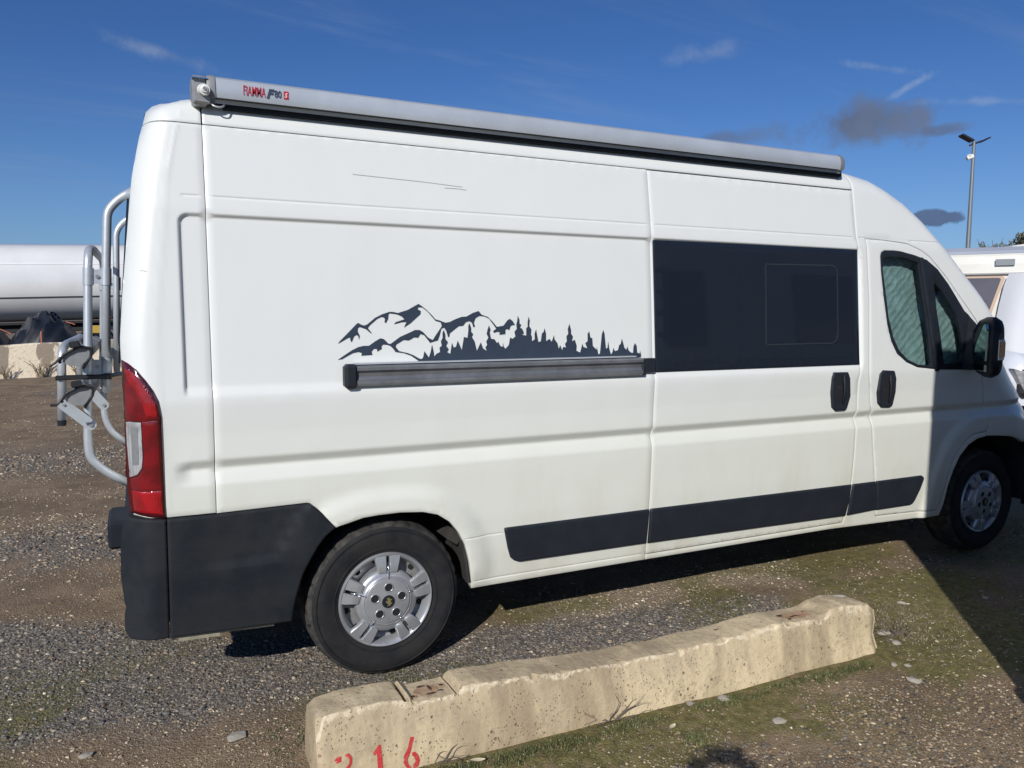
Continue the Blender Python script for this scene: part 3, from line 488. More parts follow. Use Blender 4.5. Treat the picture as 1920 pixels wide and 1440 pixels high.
# ------------------------------------------------------------------ background: left
def concrete_mat(name, a, b_, dark, scale=3.0, pit=True, streak=0.0):
    m, n, b, o = new_mat(name)
    tc = NN(n, 'ShaderNodeTexCoord').outputs['Object']
    st = NN(n, 'ShaderNodeMapping', {'Vector': tc, 'Scale': (1, 1, .35)}).outputs[0]
    n1 = NN(n, 'ShaderNodeTexNoise', {'Vector': st, 'Scale': scale, 'Detail': 9.0, 'Roughness': .62}).outputs[0]
    n2 = NN(n, 'ShaderNodeTexNoise', {'Vector': tc, 'Scale': scale*14, 'Detail': 6.0, 'Roughness': .7}).outputs[0]
    c = mixc(n, sstep(n, n1, .475, .505) if not pit else sstep(n, n1, .40, .62), a, b_)
    c = mixc(n, mth(n, 'MULTIPLY', sstep(n, n2, .48, .72), .45), c, dark)
    h = n2
    if pit:
        v = NN(n, 'ShaderNodeTexVoronoi', {'Vector': tc, 'Scale': 26.0}).outputs['Distance']
        vm = NN(n, 'ShaderNodeTexNoise', {'Vector': tc, 'Scale': 7.0}).outputs[0]
        v2 = NN(n, 'ShaderNodeTexVoronoi', {'Vector': tc, 'Scale': 75.0}).outputs['Distance']
        pits = mth(n, 'MULTIPLY', sstep(n, v, .17, .09), sstep(n, vm, .48, .58))
        vm2 = NN(n, 'ShaderNodeTexNoise', {'Vector': tc, 'Scale': 15.0}).outputs[0]
        pits = mth(n, 'MAXIMUM', pits, mth(n, 'MULTIPLY', sstep(n, v2, .26, .14), mth(n, 'MULTIPLY', sstep(n, vm2, .44, .60), .8)))
        c = mixc(n, mth(n, 'MULTIPLY', pits, .75), c, (.09, .065, .04))
        n3 = NN(n, 'ShaderNodeTexNoise', {'Vector': tc, 'Scale': 9.0, 'Detail': 8.0, 'Roughness': .7}).outputs[0]
        c = mixc(n, mth(n, 'MULTIPLY', sstep(n, n3, .52, .72), .4), c, dark)
        pt = NN(n, 'ShaderNodeNewGeometry').outputs['Pointiness']
        c = mixc(n, mth(n, 'MULTIPLY', sstep(n, mth(n, 'ADD', pt, mth(n, 'MULTIPLY', n3, .03)), .528, .56), .55), c, (.66, .60, .47))
        up_ = mth(n, 'ADD', NN(n, 'ShaderNodeSeparateXYZ', {0: tc}).outputs[2], mth(n, 'MULTIPLY', n1, .22))
        c = mixc(n, mth(n, 'MULTIPLY', sstep(n, up_, .15, .30), .35), c, (.36, .29, .20))
        sv = NN(n, 'ShaderNodeMapping', {'Vector': tc, 'Scale': (1, 1, .10)}).outputs[0]
        stn = NN(n, 'ShaderNodeTexNoise', {'Vector': sv, 'Scale': 11.0, 'Detail': 8.0, 'Roughness': .65}).outputs[0]
        sz_ = NN(n, 'ShaderNodeSeparateXYZ', {0: tc})
        c = mixc(n, mth(n, 'MULTIPLY', mth(n, 'MULTIPLY', sstep(n, stn, .48, .64), sstep(n, sz_.outputs[2], .02, .12)), .36), c, (.30, .25, .18))
        c = mixc(n, mth(n, 'MULTIPLY', sstep(n, stn, .50, .38), .22), c, (.72, .60, .40))
        ed = mth(n, 'ABSOLUTE', mth(n, 'ADD', mth(n, 'ADD', sz_.outputs[1], mth(n, 'MULTIPLY', mth(n, 'ADD', sz_.outputs[0], 1.26), .03)), mth(n, 'ADD', .044, mth(n, 'MULTIPLY', mth(n, 'SUBTRACT', n3, .5), .022))))
        c = mixc(n, mth(n, 'MULTIPLY', mth(n, 'MULTIPLY', sstep(n, ed, .0055, .0015), sstep(n, sz_.outputs[2], .12, .16)), mth(n, 'MULTIPLY', sstep(n, n2, .42, .56), .7)), c, (.74, .65, .49))
        h = mth(n, 'SUBTRACT', mth(n, 'ADD', n2, mth(n, 'MULTIPLY', n3, .8)), mth(n, 'MULTIPLY', pits, 1.2))
    n.links.new(c, b.inputs['Base Color']); b.inputs['Roughness'].default_value = .9; b.inputs['Specular IOR Level'].default_value = .25
    n.links.new(NN(n, 'ShaderNodeBump', {'Height': h, 'Strength': .8, 'Distance': .006 if pit else .02}).outputs[0], b.inputs['Normal'])
    return m, n, b
WALLM, wn, wb = concrete_mat('flaking_wall_concrete', (.30, .25, .195), (.74, .645, .50), (.20, .16, .12), 1.5, pit=False)
w = MB(); nseg = 60
V = []; F = []
for i in range(nseg+1):
    x = -14+i*.6; y = 17.55+(x+2)*.06; b0 = -.06+.045*(x+2.6) if x > -8 else -.3; b0 = min(b0, .12)
    tz = .80+b0+.02*random.random()
    V += [(x, y-.06, b0-.3), (x, y-.02, tz-.03), (x, y+.02, tz), (x, y+.24, tz), (x, y+.26, b0-.3)]
for i in range(nseg):
    for k in range(4): F.append((i*5+k, (i+1)*5+k, (i+1)*5+k+1, i*5+k+1))
tag(mesh_obj('boundary_wall', V, F, WALLM), 'low weathered concrete wall with flaking pale patches across the yard at left', 'wall')
DRYW = pmat('dry_weed', (.20, .16, .10), .9); WEEDG = pmat('weed_green', (.06, .085, .025), .8)
for k, (x, h_) in enumerate([(-2.55, .34), (-1.9, .46), (-1.15, .38), (-.9, .30), (-3.1, .3)]):
    t = MB(); y = 17.40+(x+2)*.06
    for j in range(22):
        a = random.uniform(-.9, .9); l = h_*random.uniform(.4, 1)
        t.tube([(x+random.uniform(-.05, .05), y, -.08), (x+a*l*.3, y-.05*random.random(), l*.6), (x+a*l*.8, y-.1*random.random(), l)], .006, n=3)
    tag(t.build('weed', DRYW), ['thin dry weed against the far wall left of the ladder tubes', 'tallest dry weed leaning against the far low wall', 'dry weed at the wall foot just left of the bike carrier', 'short dry weed at the wall foot behind the bike carrier', 'dry weed at the wall foot by the left picture edge'][k], 'weed', 'dry weeds along the far wall')

# white tank on a trailer behind the wall
TANKW = pmat('tank_white', (.70, .71, .715), .22, var=.08, vscale=1.0, coat=1.0)
GLINTW = pmat('glint_white', (.85, .85, .85), .3)
TRAIL = pmat('trailer_black', (.012, .013, .017), .6)
TARP = pmat('black_tarpaulin', (.012, .015, .022), .38, var=.3, vscale=4)
ORANGE = pmat('orange_strap', (.42, .14, .08), .6)
tk = empty('tank_trailer', (-3, 25.2, 0), math.radians(-.0), 'long white cylindrical tank on a black trailer behind the low wall', 'trailer')
tk.rotation_euler = (0, math.radians(-1.9), math.radians(-1.0))
rT, zT = 1.19, 2.36
V = []; F = []; ns = 72
xs = [-14, -13.7, -13.5]+list(np.linspace(-13, 11.5, 26))+[12, 12.2, 12.5]
rr = [.5, .9, 1.07]+[rT]*26+[1.07, .9, .5]
for x, r in zip(xs, rr):
    for i in range(ns):
        a = 2*math.pi*i/ns; V.append((x, r*math.sin(a), zT+r*math.cos(a)))
for j in range(len(xs)-1):
    for i in range(ns): F.append((j*ns+i, j*ns+(i+1) % ns, (j+1)*ns+(i+1) % ns, (j+1)*ns+i))
tkb = mesh_obj('tank', V, F, TANKW, tk, smooth=True)
a = math.radians(113); MB().box((-.8, -math.sin(a)*rT-.004, zT+math.cos(a)*rT), (25, .03, .028)).build('side_rail', TRAIL, tk)
MB().box((-.8, -math.sin(math.radians(64))*rT-.004, zT+math.cos(math.radians(64))*rT), (25, .03, .026)).build('painted_glint', GLINTW, tk)  # thin white strip added to stand for the glint along the tank
m_ = MB(); m_.box((-.8, -.55, .98), (25, .12, .28)); m_.box((-.8, .55, .98), (25, .12, .28)); m_.build('chassis_beam', TRAIL, tk)
m_ = MB(); m_.box((-.8, -1.12, .92), (24, .05, .10)); m_.box((-.8, -.6, 1.12), (24, 1.0, .06)); m_.build('side_guard', TRAIL, tk)
for x in (-9.2, -7.9, 2.05, 3.3, 4.6):
    m_ = MB(); m_.lathe_y([(.2, .0), (.25, -.02), (.46, -.03), (.5, .03), (.5, .28), (.2, .3)], (x, -1.12, .5), 28); m_.lathe_y([(.001, .02), (.2, .02)], (x, -1.12, .5), 28)
    m_.build('wheel', TRAIL, tk, auto=40)
for x in (-5.6, -2.4, .9):
    m_ = MB(); m_.box((x, -.9, .75), (.5, .4, .75), bev=.03); m_.build('support_leg', TRAIL, tk)
YEL = pmat('yellow_plate', (.45, .30, .05), .6)
mk = MB(); mk.box((-1.0, 20.6, .82), (.11, .03, .62)); mk.box((-.82, 20.6, 1.03), (.52, .03, .20)); tag(mk.build('marker_board', YEL), 'small yellow marker board sticking up behind the low wall', 'marker board')
mk2 = MB(); mk2.cyl((-2.12, 20.5, .0), (-2.12, 20.5, .98), .02); tag(mk2.build('marker_peg', ORANGE), 'thin orange peg behind the low wall beside the black tarpaulins', 'peg')
def tarp(name, cx, cy, w_, d_, h_, seed, label):
    n = 26; V = []; F = []
    for j in range(n):
        for i in range(n):
            u = i/(n-1)*2-1; v = j/(n-1)*2-1; r = max(abs(u), abs(v))
            f = max(0, 1-abs(u)**1.3)*max(0, 1-abs(v)**1.6)
            fold = .16*abs(math.sin(u*9+seed+2*math.sin(v*4)))*math.exp(-abs(u)*.6)
            V.append((cx+u*w_, cy+v*d_, h_*(f**.55)*(1-fold)+.03*math.sin(seed+u*13+v*7)*f))
    for j in range(n-1):
        for i in range(n-1): F.append((j*n+i, j*n+i+1, (j+1)*n+i+1, (j+1)*n+i))
    return tag(mesh_obj(name, V, F, TARP, smooth=True, auto=50), label, 'tarpaulin', 'black tarpaulins over loads behind the wall')
tp = tarp('tarpaulin', -2.15, 22.2, 1.05, .9, 1.62, 1.0, 'crumpled black tarpaulin heap peaking beside the bike carrier, behind the wall')
t2 = tarp('tarpaulin', -3.75, 22.4, .95, .9, 1.42, 4.0, 'crumpled black tarpaulin heap at the left picture edge behind the wall')
t3 = tarp('tarpaulin', .35, 22.6, 1.1, .9, 1.40, 2.6, 'low black tarpaulin mostly hidden behind the ladder tubes and the wall')
for (x0, z0, x1, z1, p) in ((-1.62, 1.22, -1.40, 1.14, tp), (-3.15, 1.02, -2.90, .90, t2), (-.72, 1.36, -.5, 1.34, t3)):
    MB().tube([(x0, 21.55, z0), (x1, 21.5, z1)], .013, n=6).build('lashing_strap', ORANGE, p)

# lamp post
POLE = pmat('galvanised_pole', (.20, .22, .24), .5, metal=.4); LAMPB = pmat('floodlight_black', (.012, .014, .018), .5)
lp = empty('lamp_post', (28.86, 16.30, 0), 0, 'tall galvanised lamp post with two black floodlights against the sky', 'lamp post')
MB().cyl((0, 0, 0), (0, 0, 8.0), .105, .055, 14).build('pole', POLE, lp, auto=40)
MB().tube([(-.12, .1, 7.86), (0, 0, 7.92), (.30, -.14, 8.03)], .035, n=8).build('cross_arm', LAMPB, lp)
V, F = [], []
rot = Matrix.Rotation(math.radians(-28), 3, Vector((Rv.y, -Rv.x, 0)).normalized()) if False else Matrix.Rotation(math.radians(30), 3, 'Y') @ Matrix.Rotation(math.radians(-29), 3, 'Z')
MB().box((-.27, .13, 8.12), (.50, .34, .08), Matrix.Rotation(math.radians(-28), 3, 'Z') @ Matrix.Rotation(math.radians(28), 3, 'Y'), .02).build('floodlight', LAMPB, lp)
MB().box((.36, -.18, 8.06), (.32, .32, .05), Matrix.Rotation(math.radians(-28), 3, 'Z') @ Matrix.Rotation(math.radians(-28), 3, 'Y'), .02).build('floodlight', LAMPB, lp)
MB().cyl((-.02, 0, 7.45), (-.22, .10, 7.36), .085, .07, 12).box((-.10, .04, 7.48), (.2, .12, .08)).build('security_camera', WHITEPL, lp, auto=40)

# caravans, seen past the windscreen
CARW = pmat('caravan_white', (.66, .66, .62), .35, c2=(.60, .59, .53), vscale=1.5, bump=.001, bscale=160)
CROOF = pmat('caravan_roof_sky_tint', (.34, .37, .44), .45, var=.1, vscale=2)  # roof colour holds the blue-grey of skylit shade and sky reflection
TINT = pmat('caravan_window', (.115, .105, .125), .16, var=.15, vscale=2, coat=.4)
BEIGE = pmat('beige_window_frame', (.50, .36, .27), .5); CTRIM = pmat('grey_rail', (.33, .33, .33), .5); VENT = pmat('vent_grey', (.22, .24, .26), .45)
# end face roughly square to the line of sight: local x along the face (to the right), local y away
cv_ = empty('caravan', (12.02, 4.46, 0), -YAW-math.radians(34), 'white caravan with a wide tinted window in a beige frame, beyond the windscreen', 'caravan')
cv_.scale = (1.28, 1, 1)
prof = [(-.02, .45), (-.02, .9), (0, 1.25), (.02, 1.7), (.06, 2.13), (.085, 2.19), (.10, 2.32), (.13, 2.44), (.16, 2.475), (.40, 2.52), (1.6, 2.55)]
V = []; F = []
cxs = [-2.6, 1.95]
for x in cxs:
    for (y, z) in prof: V.append((x, y, z))
np_ = len(prof)
for k in range(np_-3): F.append((k, np_+k, np_+k+1, k+1))
# lower wall, starting left; thick body behind
MB().add(V, F).box((-.3, 2.7, 1.42), (4.5, 3.2, 1.9)).build('body', CARW, cv_)
V = []; F = []
for x in (-2.6, 1.95):
    for (y, z) in [(.165, 2.478), (.20, 2.525), (.32, 2.59), (1.6, 2.62), (4.3, 2.5)]: V.append((x, y, z))
for k in range(4): F.append((k, 5+k, 6+k, k+1))
mesh_obj('roof', V, F, CROOF, cv_)
MB().box((-.55, .04, 2.165), (3.2, .05, .022)).build('rail', CTRIM, cv_)
wf = mesh_obj('window_frame', *loft([[(-1.9, -.01, 2.115), (.055, -.01, 2.125), (.08, -.01, 2.10), (-.10, -.05, 1.25), (-.15, -.05, 1.2), (-1.9, -.05, 1.2)], [(-1.9, .06, 2.115), (.055, .06, 2.125), (.08, .06, 2.10), (-.10, .02, 1.25), (-.15, .02, 1.2), (-1.9, .02, 1.2)]]), BEIGE, cv_)
mesh_obj('window', *loft([[(-1.8, -.028, 2.09), (.02, -.028, 2.098), (.042, -.028, 2.078), (-.125, -.06, 1.27), (-.16, -.06, 1.24), (-1.8, -.06, 1.24)], [(-1.8, -.005, 2.09), (.02, -.005, 2.098), (.042, -.005, 2.078), (-.125, -.03, 1.27), (-.16, -.03, 1.24), (-1.8, -.03, 1.24)]]), TINT, cv_)
MB().box((.07, .07, 2.335), (.20, .02, .10), bev=.006).build('vent', VENT, cv_)
# rounded corner piece and side body with a door seam
V = []; F = []
for j, (z, x0, x1) in enumerate([(.7, .0, .42), (1.0, -.02, .36), (1.3, .0, .38), (1.7, .04, .43), (2.0, .08, .5), (2.16, .12, .6)]):
    for i in range(12):
        t = i/11; V.append((x0+(x1-x0)*t, -.07-.10*math.sin(t*math.pi*.9), z))
for j in range(5):
    for i in range(11): F.append((j*12+i, j*12+i+1, (j+1)*12+i+1, (j+1)*12+i))
CPAN = pmat('caravan_corner_white', (.60, .62, .655), .35, coat=.3)
mesh_obj('corner_panel', V, F, CPAN, cv_, smooth=True)
V = []; F = []
for j, (z, x0) in enumerate([(.95, .375), (1.3, .395), (1.7, .445), (2.0, .515), (2.14, .60)]):
    V += [(x0, -.075, z), (1.9, -.075, z)]
for j in range(4): F.append((j*2, j*2+1, j*2+3, j*2+2))
mesh_obj('side_door', V, F, CARW, cv_)
MB().box((1.15, -.09, .93), (1.5, .06, .05)).build('step_rail', BEIGE, cv_)
MB().box((-.2, 1.0, .3), (4.0, 1.6, .5)).build('underbody', DARK, cv_)
MB().box((-.90, .55, 2.632), (.22, .3, .04), bev=.02).build('skylight', WHITEPL, cv_)
c2_ = empty('caravan', (16.1, 6.55, 0), -YAW, 'second white caravan whose rounded roof shows behind the first caravan', 'caravan')
V = []; F = []
pr2 = [(-.7, .5), (-.72, 2.2), (-.62, 2.72), (-.2, 2.90), (.5, 3.0), (2.6, 3.02), (2.8, .5)]
V, F = loft([[(x, 0, z) for x, z in pr2], [(x, 2.2, z) for x, z in pr2]]); mesh_obj('body', V, F, CARW, c2_)
for x in (-.4, 1.0):
    MB().box((x, -.02, 1.9), (.9, .03, .6), bev=.01).build('window', TINT, c2_)
# small white car between the caravan and the van's front
CARP = pmat('car_white', (.60, .63, .70), .22, coat=.6); CARB = pmat('car_black_plastic', (.02, .02, .023), .6)
ca_ = empty('parked_car', (9.85, 2.75, 0), -YAW, 'white parked car with black bumper half hidden by the van fender', 'car')
def carring(x, top, wy): return [(x, -wy, .42), (x, -wy-.02, .7), (x, -wy, top-.16), (x, -wy+.12, top-.03), (x, 0, top+.02), (x, wy, top-.1), (x, wy, .42)]
rings = []
for x, top, wy in ((-.17, .70, .55), (-.15, .86, .62), (-.06, 1.02, .70), (.04, 1.11, .76), (.16, 1.08, .80), (.26, .98, .82), (.42, .95, .84), (1.2, .99, .85), (1.9, 1.02, .85), (2.5, 1.45, .75), (3.6, 1.48, .75), (4.1, .9, .8)):
    rings.append([(p[0], p[1]+.8, p[2]) for p in carring(x, top, wy)])
V, F = loft(rings); mesh_obj('body', V, F, CARP, ca_, auto=50)
MB().box((.32, .0, .70), (.62, .16, .34), bev=.05).build('bumper', CARB, ca_)
V, F = loft([[(-.07, -.02, .88), (.02, -.06, .86), (.12, -.08, .72), (.10, -.08, .60), (.04, -.06, .62)], [(-.07, .08, .88), (.02, .08, .86), (.12, .08, .72), (.10, .08, .60), (.04, .08, .62)]])
mesh_obj('headlight', V, F, LENSC, ca_)
for x in (.75, 3.2):
    MB().lathe_y([(.02, 0), (.17, -.01), (.18, .01), (.30, -.01), (.31, .03), (.31, .2)], (x, -.05, .31), 28).build('wheel', RUBBER, ca_, auto=40)

# trees beyond
LEAF = pmat('olive_foliage', (.070, .078, .050), .8, c2=(.13, .125, .085), vscale=3.0); BARK = pmat('bark', (.09, .07, .05), .9)
def tree(loc, h_, w_, label, seed, spiky=1.0, cnt=5200):
    rs = np.random.RandomState(seed); t = empty('tree', loc, 0, label, 'tree', 'trees beyond the caravans')
    m_ = MB(); m_.cyl((0, 0, 0), (0, 0, h_*.62), .16, .06, 8)
    tips = []
    for k in range(12):
        a = rs.rand()*6.28; b0 = h_*(.25+.35*rs.rand()); tip = (math.cos(a)*w_*.4*rs.rand(), math.sin(a)*w_*.4*rs.rand(), h_*(.7+.28*rs.rand())); tips.append(tip)
        m_.tube([(0, 0, b0), (tip[0]*.5, tip[1]*.5, (b0+tip[2])/2), tip], lambda u: .05*(1-u)+.008, n=5)
    m_.build('trunk', BARK, t, auto=50)
    nb = 70; cs = []
    for k in range(nb):
        a = rs.rand()*6.28; r = w_*.5*math.sqrt(rs.rand()); zf = rs.rand()
        cs.append((math.cos(a)*r, math.sin(a)*r, h_*(.28+.66*zf*(1-.45*(r/(w_*.5))**2)), w_*(.06+.08*rs.rand())))
    cs = np.array(cs); k = rs.randint(0, nb, cnt); d = rs.normal(size=(cnt, 3)); d /= np.linalg.norm(d, axis=1)[:, None]
    P = cs[k, :3]+d*cs[k, 3:4]*rs.rand(cnt, 1)**.4*np.array([1, 1, 1.3*spiky])
    a1 = rs.normal(size=(cnt, 3)); a1[:, 2] += 1.2*spiky; a1 /= np.linalg.norm(a1, axis=1)[:, None]; a2 = np.cross(a1, rs.normal(size=(cnt, 3))); a2 /= np.linalg.norm(a2, axis=1)[:, None]
    L = .20*1.0; Wd = .05
    V = np.stack([P-a2*Wd, P+a1*L*.4+a2*Wd*.3, P+a1*L, P+a1*L*.3-a2*Wd*1.4], 1).reshape(-1, 3)
    F = np.arange(cnt*4).reshape(-1, 4)
    mesh_obj('crown', V, F.tolist(), LEAF, t)
def dirpt(ax, dist): # point on the ground in a compass direction (degrees from +Y towards +X)
    return (CAMPOS[0]+math.sin(math.radians(ax))*dist, CAMPOS[1]+math.cos(math.radians(ax))*dist, 0)
tree(dirpt(59.2, 44), 5.75, 4.6, 'spiky evergreen tree top showing over the caravan roofs at the right edge', 5, 1.0, 16000)
tree(dirpt(57.3, 46), 5.45, 2.6, 'small spiky tree top just right of the lamp post base', 9, 1.0, 7000)
tree(dirpt(54.35, 40), 4.85, 1.5, 'small dark tree top beside the white roof skylight', 6, 1.2, 2500)
tree(dirpt(53.3, 40), 4.95, 1.7, 'small dark tree top touching the van windscreen pillar', 8, 1.2, 2500)
# ------------------------------------------------------------------ the campervan
van = empty('campervan', (0, 0, 0), 0, 'long white high-roof campervan with a mountain and forest decal, parked on the gravel', 'campervan')
WID = 2.05
PZ = [.20, .30, .36, .5, .65, .85, .905, .965, 1.0, 1.10, 1.22, 1.30, 1.60, 1.94, 2.255, 2.33, 2.37]
PY = [.060, .052, .045, .030, .018, .010, .009, .029, .004, .003, -.004, .002, .023, .050, .098, .110, .116]
_z = np.arange(.1, 2.6, .002); _y = np.interp(_z, PZ, PY)
_k = np.exp(-.5*(np.arange(-10, 11)*.002/.0024)**2); _k /= _k.sum()
_y = np.convolve(np.pad(_y, 10, 'edge'), _k, 'valid')
_y0 = np.interp(_z, [.85, .905, 1.10, 1.22], [.010, .009, .003, -.004])
ZT_X = [.10, .14, .155, .18, .21, .28, .35, 3.80, 3.85, 3.98, 4.07, 4.22, 4.37, 4.52, 4.68, 4.85, 5.0, 5.1, 5.2, 5.3, 5.45, 5.6, 5.8, 5.95, 6.05]
ZT_Z = [2.22, 2.272, 2.318, 2.346, 2.361, 2.371, 2.373, 2.370, 2.364, 2.344, 2.314, 2.249, 2.155, 2.036, 1.90, 1.758, 1.622, 1.53, 1.435, 1.34, 1.275, 1.225, 1.15, 1.06, .95]
def ztop(x): return np.interp(x, ZT_X, ZT_Z)
def xrear(z): return np.interp(z, [.33, .79, .80, 1.15, 1.45, 1.62, 1.88, 2.05, 2.21, 2.26, 2.30, 2.33, 2.36], [.040, .040, .058, .042, .038, .052, .080, .099, .131, .144, .154, .182, .25])
def xfront0(z): return np.interp(z, [.3, .7, .8, .933, 1.053, 1.157, 1.25, 1.6], [5.36, 5.30, 5.25, 5.18, 5.08, 4.98, 4.90, 4.90])
def seg_dist(px_, pz_, poly, closed=True):
    P = np.array(poly, float); Q = np.roll(P, -1, 0) if closed else P[1:]; P = P if closed else P[:-1]
    out = np.full(px_.shape, 1e9)
    for (ax, az), (bx, bz) in zip(P, Q):
        dx, dz = bx-ax, bz-az; l2 = dx*dx+dz*dz+1e-12
        t = np.clip(((px_-ax)*dx+(pz_-az)*dz)/l2, 0, 1)
        out = np.minimum(out, np.hypot(px_-ax-t*dx, pz_-az-t*dz))
    return out
def inside(px_, pz_, poly):
    c = np.zeros(px_.shape, bool); P = poly; n = len(P); j = n-1
    for i in range(n):
        xi, zi = P[i]; xj, zj = P[j]
        if zi != zj:
            k = ((zi > pz_) != (zj > pz_)) & (px_ < (xj-xi)*(pz_-zi)/(zj-zi)+xi); c ^= k
        j = i
    return c
ARCHR = D['archR']; ARCHF = D['archF']
archRfull = [(.55, .2), (.6178, .313), (.6392, .4371), (.6606, .5073), (.6895, .5621), (.7186, .6126), (.752, .6557)]+[tuple(p) for p in ARCHR]
archFfull = [tuple(p) for p in ARCHF]+[(5.42, .62), (5.46, .5), (5.48, .3)]
def S(x, z, top=True):
    x = np.asarray(x, float); z = np.asarray(z, float)
    y = np.interp(z, _z, _y); fl = np.interp(z, [.85, .905, 1.10, 1.22], [.010, .009, .003, -.004])
    cm = smooth(.195, .265, x)*((z > .86) & (z < 1.12))
    y = np.where((z > .86) & (z < 1.12), fl+(y-fl)*cm, y)
    # big shallow recess of the upper side, rounded at its rear upper corner
    rx0, rx1, rz0, rz1, rr = .247, 3.803, 1.262, 1.918, .035
    qx = np.maximum(rx0+rr-x, x-(rx1-rr)); qz = np.maximum(rz0-.1+rr-z, z-(rz1-rr))
    sd = np.hypot(np.maximum(qx, 0), np.maximum(qz, 0))+np.minimum(np.maximum(qx, qz), 0)-rr
    mk = 1-smooth(-.010, .004, sd)
    dep = .015*mk*smooth(1.238, 1.282, z)
    y = y+dep
    # fine pressed lines
    y = y+.0035*np.exp(-((z-1.985)/.0035)**2)*smooth(.255, .27, x)*(x < 4.9)
    y = y+.004*np.exp(-((z-.352)/.003)**2)*(x > 1.40)*(x < 2.36)+.003*np.exp(-((z-.5625)/.003)**2)*(x > 1.34)*(x < 1.575)
    y = y-.0016*np.exp(-((x-xrear(z)-.118)/.006)**2)*(z < 2.3)*(z > .82)
    # rear and front wheel flares
    d = seg_dist(x, z, archRfull, False)
    fr = (1-smooth(.045, .125, d))*smooth(.30, .42, z)*smooth(.55, .75, x)*(1-smooth(1.50, 1.56, x))
    y = y-.020*fr*smooth(.66, .76, np.maximum(x*0+1, 0))
    y = y-.004*np.exp(-((d-.012)/.008)**2)*(x > .78)*(x < 1.45)*(z < .8)
    d2 = seg_dist(x, z, archFfull, False)
    ff = (1-smooth(.13, .185, d2))*(x > 4.3)*(x < 5.8)*(z < 1.1)
    y = y-.022*ff
    # rounded rear corner with its soft crease
    t = np.clip(1-(x-xrear(z))/.115, 0, 1); y = y+.080*t**3.2+.005*t
    # nose, curving round to the front
    s_ = np.maximum(x-xfront0(z), 0); y = y+.961*s_**2+1.2*s_**6
    if top:
        r = np.where(x < 5.0, .12, np.interp(x, [5.0, 5.3], [.12, .05])); tt = np.clip(ztop(x)-z, 0, r)
        y = y+r-np.sqrt(np.maximum(r*r-(r-tt)**2, 0))
    return y
def dens(poly, st=.022):
    out = []
    n = len(poly)
    for i in range(n):
        a, b = poly[i], poly[(i+1) % n]; l = math.hypot(b[0]-a[0], b[1]-a[1]); k = max(1, int(math.ceil(l/st)))
        for j in range(k): out.append((a[0]+(b[0]-a[0])*j/k, a[1]+(b[1]-a[1])*j/k))
    return out
def area(p): return .5*sum(p[i][0]*p[(i+1) % len(p)][1]-p[(i+1) % len(p)][0]*p[i][1] for i in range(len(p)))
def offset(poly, d):
    # positive d moves the outline inwards (counter-clockwise outline)
    n = len(poly); out = []
    for i in range(n):
        a, b, c = poly[i-1], poly[i], poly[(i+1) % n]
        e1 = Vector((b[0]-a[0], b[1]-a[1])); e2 = Vector((c[0]-b[0], c[1]-b[1]))
        if e1.length < 1e-7 or e2.length < 1e-7: continue
        e1.normalize(); e2.normalize()
        n1 = Vector((-e1.y, e1.x)); n2 = Vector((-e2.y, e2.x)); m = n1+n2
        if m.length < .3: m = n1
        m.normalize(); k = max(.55, m.dot(n1)); out.append((b[0]+m.x*d/k, b[1]+m.y*d/k))
    return out
GRX = np.concatenate([np.arange(.03, .225, .012), np.arange(.225, .28, .005), np.arange(.285, 3.78, .030), np.arange(3.78, 3.83, .005), np.arange(3.84, 6.1, .022)])
GRZ = np.concatenate([np.arange(.20, .343, .017), np.arange(.3445, .360, .0025), np.arange(.37, .55, .017), np.arange(.555, .571, .0025), np.arange(.58, .84, .017), np.arange(.85, 1.13, .007), np.arange(1.14, 1.23, .02), np.arange(1.232, 1.30, .006), np.arange(1.31, 1.89, .035), np.arange(1.89, 1.935, .0045), np.arange(1.945, 1.975, .012), np.arange(1.976, 1.996, .0025), np.arange(2.0, 2.25, .03), np.arange(2.26, 2.37, .012)])
